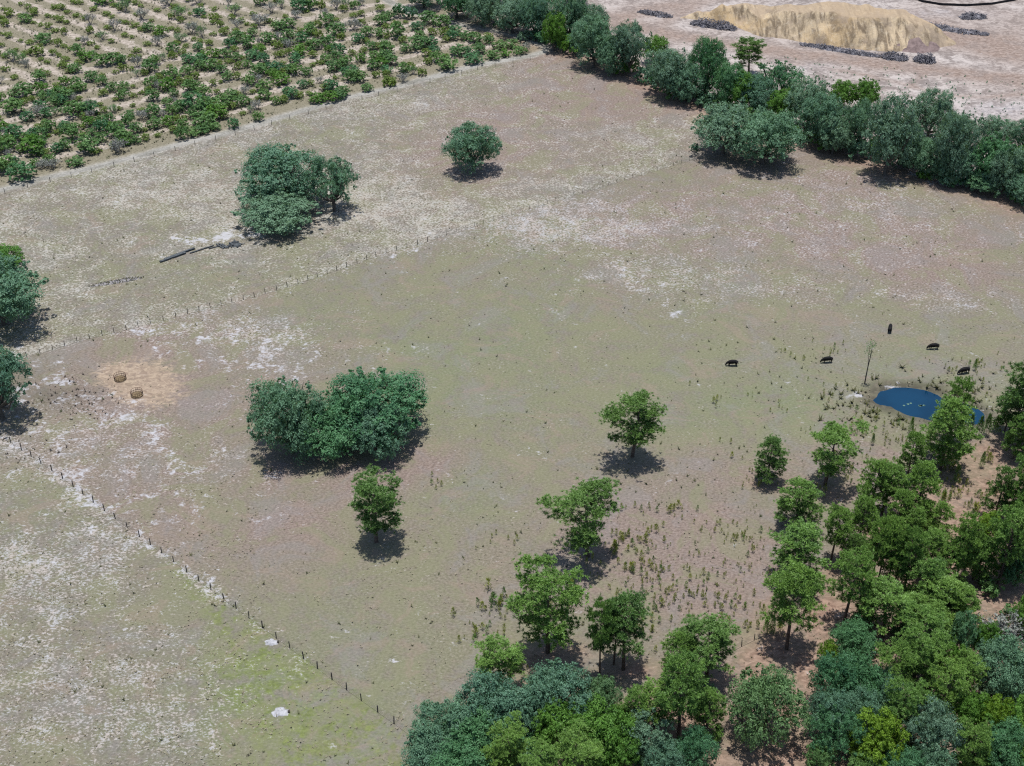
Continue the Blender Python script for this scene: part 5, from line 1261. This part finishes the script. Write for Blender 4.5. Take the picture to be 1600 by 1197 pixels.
def debris(label, px, py, sx, sy, n_, seed, mat, name='debris_heap', stick=(0.5, 1.6), hz=0.7, leaf=0, cat='debris heap', rz=0.0, thick=0.12, kind=None):
    rs = random.Random(seed); x, y = G(px, py); T = Tubes()
    for i in range(n_):
        a = rs.uniform(0, 6.28); q = math.sqrt(rs.random())
        c = Vector((sx * q * math.cos(a), sy * q * math.sin(a), rs.uniform(0.0, hz) * (1 - q * q * 0.9)))
        d = Vector((rs.uniform(-1, 1), rs.uniform(-1, 1), rs.uniform(-.25, .35))).normalized() * rs.uniform(*stick) / 2
        r = thick * rs.uniform(.4, 1.1)
        T.tube([c - d, c + Vector((0, 0, .06)), c + d], [r, r * .9, r * .5], 5)
    k = 18; v = [(0, 0, hz * .75)]; f = []
    for j, (q, z) in enumerate(((0.4, .62), (0.75, .3), (1.0, -.1))):
        for i in range(k):
            a = i * 2 * math.pi / k; e = rs.uniform(.85, 1.1); v.append((sx * q * e * math.cos(a), sy * q * e * math.sin(a), hz * z * rs.uniform(.7, 1.2)))
    for i in range(k): f.append((0, 1 + i, 1 + (i + 1) % k))
    for j in range(2):
        for i in range(k): f.append((1 + j * k + i, 1 + (j + 1) * k + i, 1 + (j + 1) * k + (i + 1) % k, 1 + j * k + (i + 1) % k))
    b = len(T.v); T.v += [Vector(q) for q in v]; T.f += [tuple(b + i for i in q) for q in f]
    root = empty(name, (x, y, -0.05), rz); tag(root, label, cat)
    link('branches', T.mesh('branches'), root, mat)
    if leaf:
        nr = np.random.RandomState(seed)
        a = nr.rand(leaf) * 6.28; q = np.sqrt(nr.rand(leaf))
        P = np.stack([sx * q * np.cos(a), sy * q * np.sin(a), hz * (1 - q * q) * (.5 + .6 * nr.rand(leaf)) + .1], 1)
        vv, ff = leaves(nr, P, nr.normal(size=P.shape) + np.array([0, 0, .6]), 0.4)
        link('twigs', mesh_np('twigs', vv, ff, np.repeat(nr.rand(leaf) * .9, 4)), root, M['weed'])['kind'] = 'stuff'
debris('black debris heap at the right end of the timber line', 367, 382, 1.7, 1.3, 26, 3, M['timber'], thick=0.26, stick=(0.7, 1.8))
debris('low grey strip of brush and weeds left of the timbers', 182, 440, 6.5, 0.9, 60, 4, M['gbark'], 'brush_strip', leaf=160, hz=0.4, cat='brush', rz=0.35, thick=.07)

# ------------------------------------------------------------------ sand mounds with a burrow
def mound(px, py, w, label):
    x, y = G(px, py); root = empty('sand_mound', (x, y, -0.1)); tag(root, label, 'sand mound', 'small sand mounds')
    rs = random.Random(px); k = 20; v = [(0, 0, .27)]; f = []
    for q, z in ((.3, .25), (.6, .19), (.85, .11), (1.1, -.05)):
        for i in range(k):
            a = i * 2 * math.pi / k; e = rs.uniform(.68, 1.22); v.append((w * q * e * math.cos(a), w * .7 * q * e * math.sin(a), z * rs.uniform(.75, 1.15)))
    for i in range(k): f.append((0, 1 + i, 1 + (i + 1) % k))
    for j in range(3):
        for i in range(k): f.append((1 + j * k + i, 1 + (j + 1) * k + i, 1 + (j + 1) * k + (i + 1) % k, 1 + j * k + (i + 1) % k))
    link('sand', mesh_np('sand', np.array(v), f, smooth=True), root, M['white_sand'])
    T = Tubes(); T.tube([(w * 1.12, 0.05, 0.10), (w * .86, 0, 0.12)], [.3, .2], 10)
    link('burrow', T.mesh('burrow'), root, M['hole'])
mound(438, 1112, 1.35, 'pale sand mound on bright green grass at the bottom left')
mound(424, 1003, 1.1, 'pale sand mound beside the lower left fence posts')

# fallen grey log by the pond pine
T = Tubes(); T.tube([(-2.2, 0, .3), (-.6, .1, .28), (1.2, -.05, .22), (2.4, .2, .15)], [.3, .27, .2, .1], 8); T.tube([(.4, 0, .3), (1.0, .9, .7)], [.1, .03], 5)
o = link('fallen_log', T.mesh('fallen_log', True), mat=M['gbark']); o.location = (*G(1450, 694), 0); o.rotation_euler = (0, 0, -0.9)
tag(o, 'pale grey fallen log at the foot of the big pond pine', 'log')

# ------------------------------------------------------------------ cleared land: sand stockpile, mulch, brush windrows, silt fence
def heap(name, label, toe, hmax, slope, mat, cell=0.9, seed=5, gully=0.9, low=None):
    W = GL(toe); A = np.array(W)
    x0, y0 = A.min(0) - 3; x1, y1 = A.max(0) + 3
    xs = np.arange(x0, x1, cell); ys = np.arange(y0, y1, cell)
    X, Y = np.meshgrid(xs, ys)
    wx = X + 2.6 * (fbm(X, Y, 9, seed) - .5) * gully; wy = Y + 2.6 * (fbm(X, Y, 9, seed + 7) - .5) * gully
    d = -sd_poly(wx, wy, W)
    cap = hmax * np.ones_like(X)
    if low is not None: cap = low(X, Y) * hmax
    H = np.minimum(np.maximum(d, -2) * slope, cap)
    k = sstep(d, 0, 3)
    H = H + k * (0.9 * (fbm(X, Y, 8, seed + 2) - .5) + (1.5 * (vnoise(X, Y * .12, 3.4, seed + 3) - .5) + 0.9 * (vnoise(X, Y * .2, 1.6, seed + 4) - .5)) * gully * sstep(cap - H, 0, 1.5))
    H = np.where(d < 0, np.minimum(H, -0.15), H)
    nx, ny = len(xs), len(ys)
    i = np.arange(nx * ny).reshape(ny, nx)
    f = np.stack([i[:-1, :-1].ravel(), i[:-1, 1:].ravel(), i[1:, 1:].ravel(), i[1:, :-1].ravel()], 1)
    keep = (d.ravel()[f] > -1.8).any(1)
    f = f[keep]
    used = np.unique(f); remap = np.full(nx * ny, -1); remap[used] = np.arange(len(used))
    v = np.stack([X.ravel(), Y.ravel(), H.ravel()], 1)[used]
    c = A.mean(0)
    o = link(name, mesh_np(name, v - np.array([c[0], c[1], 0]), remap[f], smooth=True), mat=mat); o.location = (c[0], c[1], 0)
    return o
m, nt, out = new_mat('stockpiled_sand'); n = N(nt)
geo = n.node('ShaderNodeNewGeometry'); mp = n.node('ShaderNodeMapping'); nt.links.new(geo.outputs['Position'], mp.inputs[0]); mp.inputs['Scale'].default_value = (1, .18, .35)
a1 = n.noise(mp.outputs[0], 0.42, 6, 0.65, 1.2); a2 = n.noise(geo.outputs['Position'], 0.9, 5, 0.7); a3 = n.noise(geo.outputs['Position'], 0.06, 3)
c = n.mix(n.step(a1, 0.38, 0.62), (0.150, 0.115, 0.078), (0.42, 0.335, 0.225)); c = n.mix(n.step(n.math('ADD', a3, n.math('MULTIPLY', a1, .4)), 0.62, 0.86, 0, .7), c, (0.33, 0.235, 0.125)); c = n.mix(n.step(a2, 0.5, 0.72, 0, .5), c, (0.45, 0.395, 0.31))
sx_ = n.node('ShaderNodeSeparateXYZ'); nt.links.new(geo.outputs['Normal'], sx_.inputs[0])
c = n.mix(n.step(n.math('ADD', n.noise(geo.outputs['Position'], 0.16, 4, 0.6), n.math('MULTIPLY', a1, .5)), 0.72, 0.9, 0, .75), c, (0.21, 0.165, 0.125))
c = n.mix(n.step(sx_.outputs[2], 0.90, 0.97, 0, .7), c, n.mix(a2, (0.19, 0.145, 0.105), (0.36, 0.28, 0.19)))
n.bsdf(out, c, .95, .1, n.bump(a2, .6, .4)); sandm = m
g0 = G(1300, 60)
def lowf(X, Y):
    px = W0 / 2 + FPX * X / (Y * CP + CAM_H * SP)
    return np.interp(px, [1060, 1120, 1165, 1190, 1225, 1300, 1385, 1400, 1440, 1470, 1495], [.45, .62, .60, .42, .78, .98, 1.0, .95, .72, .52, .34]) * (0.86 + 0.34 * fbm(X, Y, 14, 19))
o = heap('sand_pile', '', [(1062, 26), (1090, 31), (1150, 40), (1190, 57), (1250, 66), (1300, 73), (1350, 77), (1400, 78), (1445, 77), (1488, 70), (1482, 60), (1450, 50), (1420, 40), (1350, 30), (1250, 24), (1160, 18), (1105, 22)], 8.2, 0.85, sandm, low=lowf, gully=2.0)
tag(o, 'big tan sand stockpile with gullied slopes on the cleared land', 'sand pile')
mul = plain_mat('dark_mulch', (0.10, 0.072, 0.068), (0.20, 0.15, 0.14), 0.7)
o = heap('mulch_pile', '', [(1388, 74), (1410, 80), (1440, 83), (1466, 80), (1470, 72), (1440, 64), (1405, 64)], 4.2, 0.6, mul, cell=.7, seed=15, gully=.6)
tag(o, 'dark purple-brown mulch heap at the right foot of the sand stockpile', 'mulch pile')
def windrow(label, pts, w, h, seed, n_=260, mat=None):
    rs = random.Random(seed); P = [Vector((*G(*p), 0)) for p in pts]; T = Tubes(); c0 = P[len(P) // 2]
    tot = sum((b - a).length for a, b in zip(P[:-1], P[1:])); run = 0.0
    for a, b in zip(P[:-1], P[1:]):
        d = (b - a); k = int(n_ * d.length / tot)
        nrm = Vector((-d.y, d.x, 0)).normalized()
        for i in range(k):
            e = rs.uniform(-1, 1); u = rs.random(); tp = min(1, 3.2 * min(run + u * d.length, tot - run - u * d.length) / tot + .25); c = a.lerp(b, u) + nrm * e * w / 2 * (.5 + .6 * tp) + Vector((0, 0, rs.uniform(0.1, 1) * h * tp * (1 - e * e * .8))) - c0
            dd = Vector((rs.uniform(-1, 1), rs.uniform(-1, 1), rs.uniform(-.3, .6))).normalized() * rs.uniform(.6, 1.8)
            r = rs.uniform(.05, .2); T.tube([c - dd * .5, c + dd * .5], [r, r * .5], 4)
        m_ = max(2, int(d.length / 1.1)); base = len(T.v)
        for i in range(m_ + 1):
            p = a.lerp(b, i / m_) - c0
            tp = min(1, 3.2 * min(run + i / m_ * d.length, tot - run - i / m_ * d.length) / tot + .12); hk = rs.uniform(.35, 1.05) * tp; wk = rs.uniform(.6, 1.15) * (.35 + .65 * tp)
            for q, z in ((-.6, -.2), (-.35, .45), (0, .75), (.35, .45), (.6, -.2)): T.v.append(p + nrm * w * wk * (q + rs.uniform(-.12, .12)) + Vector((0, 0, h * hk * z * rs.uniform(.6, 1.25))))
        for i in range(m_):
            for q in range(4): T.f.append((base + i * 5 + q, base + i * 5 + q + 1, base + (i + 1) * 5 + q + 1, base + (i + 1) * 5 + q))
        run += d.length
    o = link('brush_windrow', T.mesh('brush_windrow'), mat=mat or M['windrow']); o.location = c0
    tag(o, label, 'brush pile', 'grey brush windrows on the cleared land')
M['windrow'] = plain_mat('grey_brush', (0.055, 0.055, 0.068), (0.17, 0.165, 0.18), 0.9)
windrow('thick grey brush windrow at the left foot of the sand stockpile', [(1080, 36), (1105, 39), (1130, 43), (1150, 46)], 4.5, 2.4, 1, 420)
windrow('grey brush windrow left of the haul track behind the tree belt', [(998, 18), (1020, 22), (1050, 27)], 3.0, 1.2, 2, 220)
windrow('thin grey brush line along the front toe of the sand stockpile', [(1250, 69), (1285, 74), (1330, 82), (1376, 88)], 3.2, 1.0, 3, 380)
windrow('grey brush heap below the mulch, left one of two', [(1378, 88), (1400, 91), (1418, 93)], 4.0, 2.2, 4, 240)
windrow('grey brush heap below the mulch, right one of two', [(1428, 94), (1445, 95), (1461, 96)], 4.4, 2.6, 5, 240)
windrow('long low grey brush line at the far right of the sand stockpile', [(1425, 36), (1465, 42), (1505, 50), (1545, 54)], 4.0, 1.1, 6, 360)
windrow('far grey brush heap near the top right corner', [(1500, 28), (1520, 26), (1540, 27)], 4.5, 1.6, 7, 220)
def silt(label, pts, h=0.9):
    P = [Vector((*G(*p), 0)) for p in pts]; q = []
    for a, b in zip(P[:-1], P[1:]):
        k = max(1, int((b - a).length / 2)); q += [a.lerp(b, i / k) for i in range(k)]
    q.append(P[-1]); v, f = [], []; c0 = q[0]
    for i, p in enumerate(q):
        d = (q[min(i + 1, len(q) - 1)] - q[max(i - 1, 0)]).normalized(); nn = Vector((-d.y, d.x, 0)) * 0.04
        for s_, z in ((-1, -.3), (-1, h), (1, h), (1, -.3)): v.append(p - c0 + nn * s_ + Vector((0, 0, z)))
        if i:
            a = (i - 1) * 4
            for k in range(3): f.append((a + k, a + k + 1, a + k + 5, a + k + 4))
    root = empty('silt_fence', c0); tag(root, label, 'silt fence')
    link('fabric', mesh_np('fabric', np.array([tuple(x) for x in v]), f), root, M['black'])
    T = Tubes(); T.box((0, 0, h * .5 - .1), (.07, .07, h + .4)); pm = T.mesh('stake'); pm.materials.append(M['post'])
    for p in q[::2]:
        o = link('stake', pm, root); o.location = p - c0
silt('black silt fence curving round the grassy basin at the top right', [(1415, -8), (1440, 3), (1470, 8), (1510, 9.5), (1550, 7), (1585, 1), (1610, -8)], 0.75)
silt('black silt fence running behind the tree belt at the top', [(900, 22), (908, 12), (916, 0), (926, -14)], 0.8)
# scattered regrowth on the cleared land
def regrowth():
    rs = np.random.RandomState(9); P = []
    while len(P) < 520:
        x = rs.uniform(960, 1640); y = rs.uniform(40, 235)
        be = np.interp(x, [p[0] for p in BELT_EDGE], [p[1] for p in BELT_EDGE]) - 70
        if y > be + 20 or y < np.interp(x, [900, 1260, 1640], [45, 92, 132]): continue
        P.append(G(x, y))
    P = np.array(P); nb = 7; n_ = len(P); sz = 0.25 + 0.55 * rs.rand(n_) ** 3
    Q = np.repeat(P, nb, 0); s = np.repeat(sz, nb)[:, None]
    p3 = np.concatenate([Q, np.zeros((len(Q), 1))], 1) + rs.normal(size=(len(Q), 3)) * s * np.array([.5, .5, .3]) + np.array([0, 0, .3]) * s
    p3[:, 2] = np.maximum(p3[:, 2], .05)
    v, f = leaves(rs, p3, rs.normal(size=p3.shape) + np.array([0, 0, .4]), 0.36, .7)
    o = link('regrowth', mesh_np('regrowth', v, f, np.repeat(np.repeat(rs.rand(n_) * .8, nb), 4)), mat=M['oak']); tag(o, 'tiny green regrowth dotted over the white cleared ground', 'regrowth', kind='stuff')
regrowth()
print('objects', len(bpy.data.objects), 'tris', sum(len(m.loops) - 2 * len(m.polygons) for m in bpy.data.meshes))
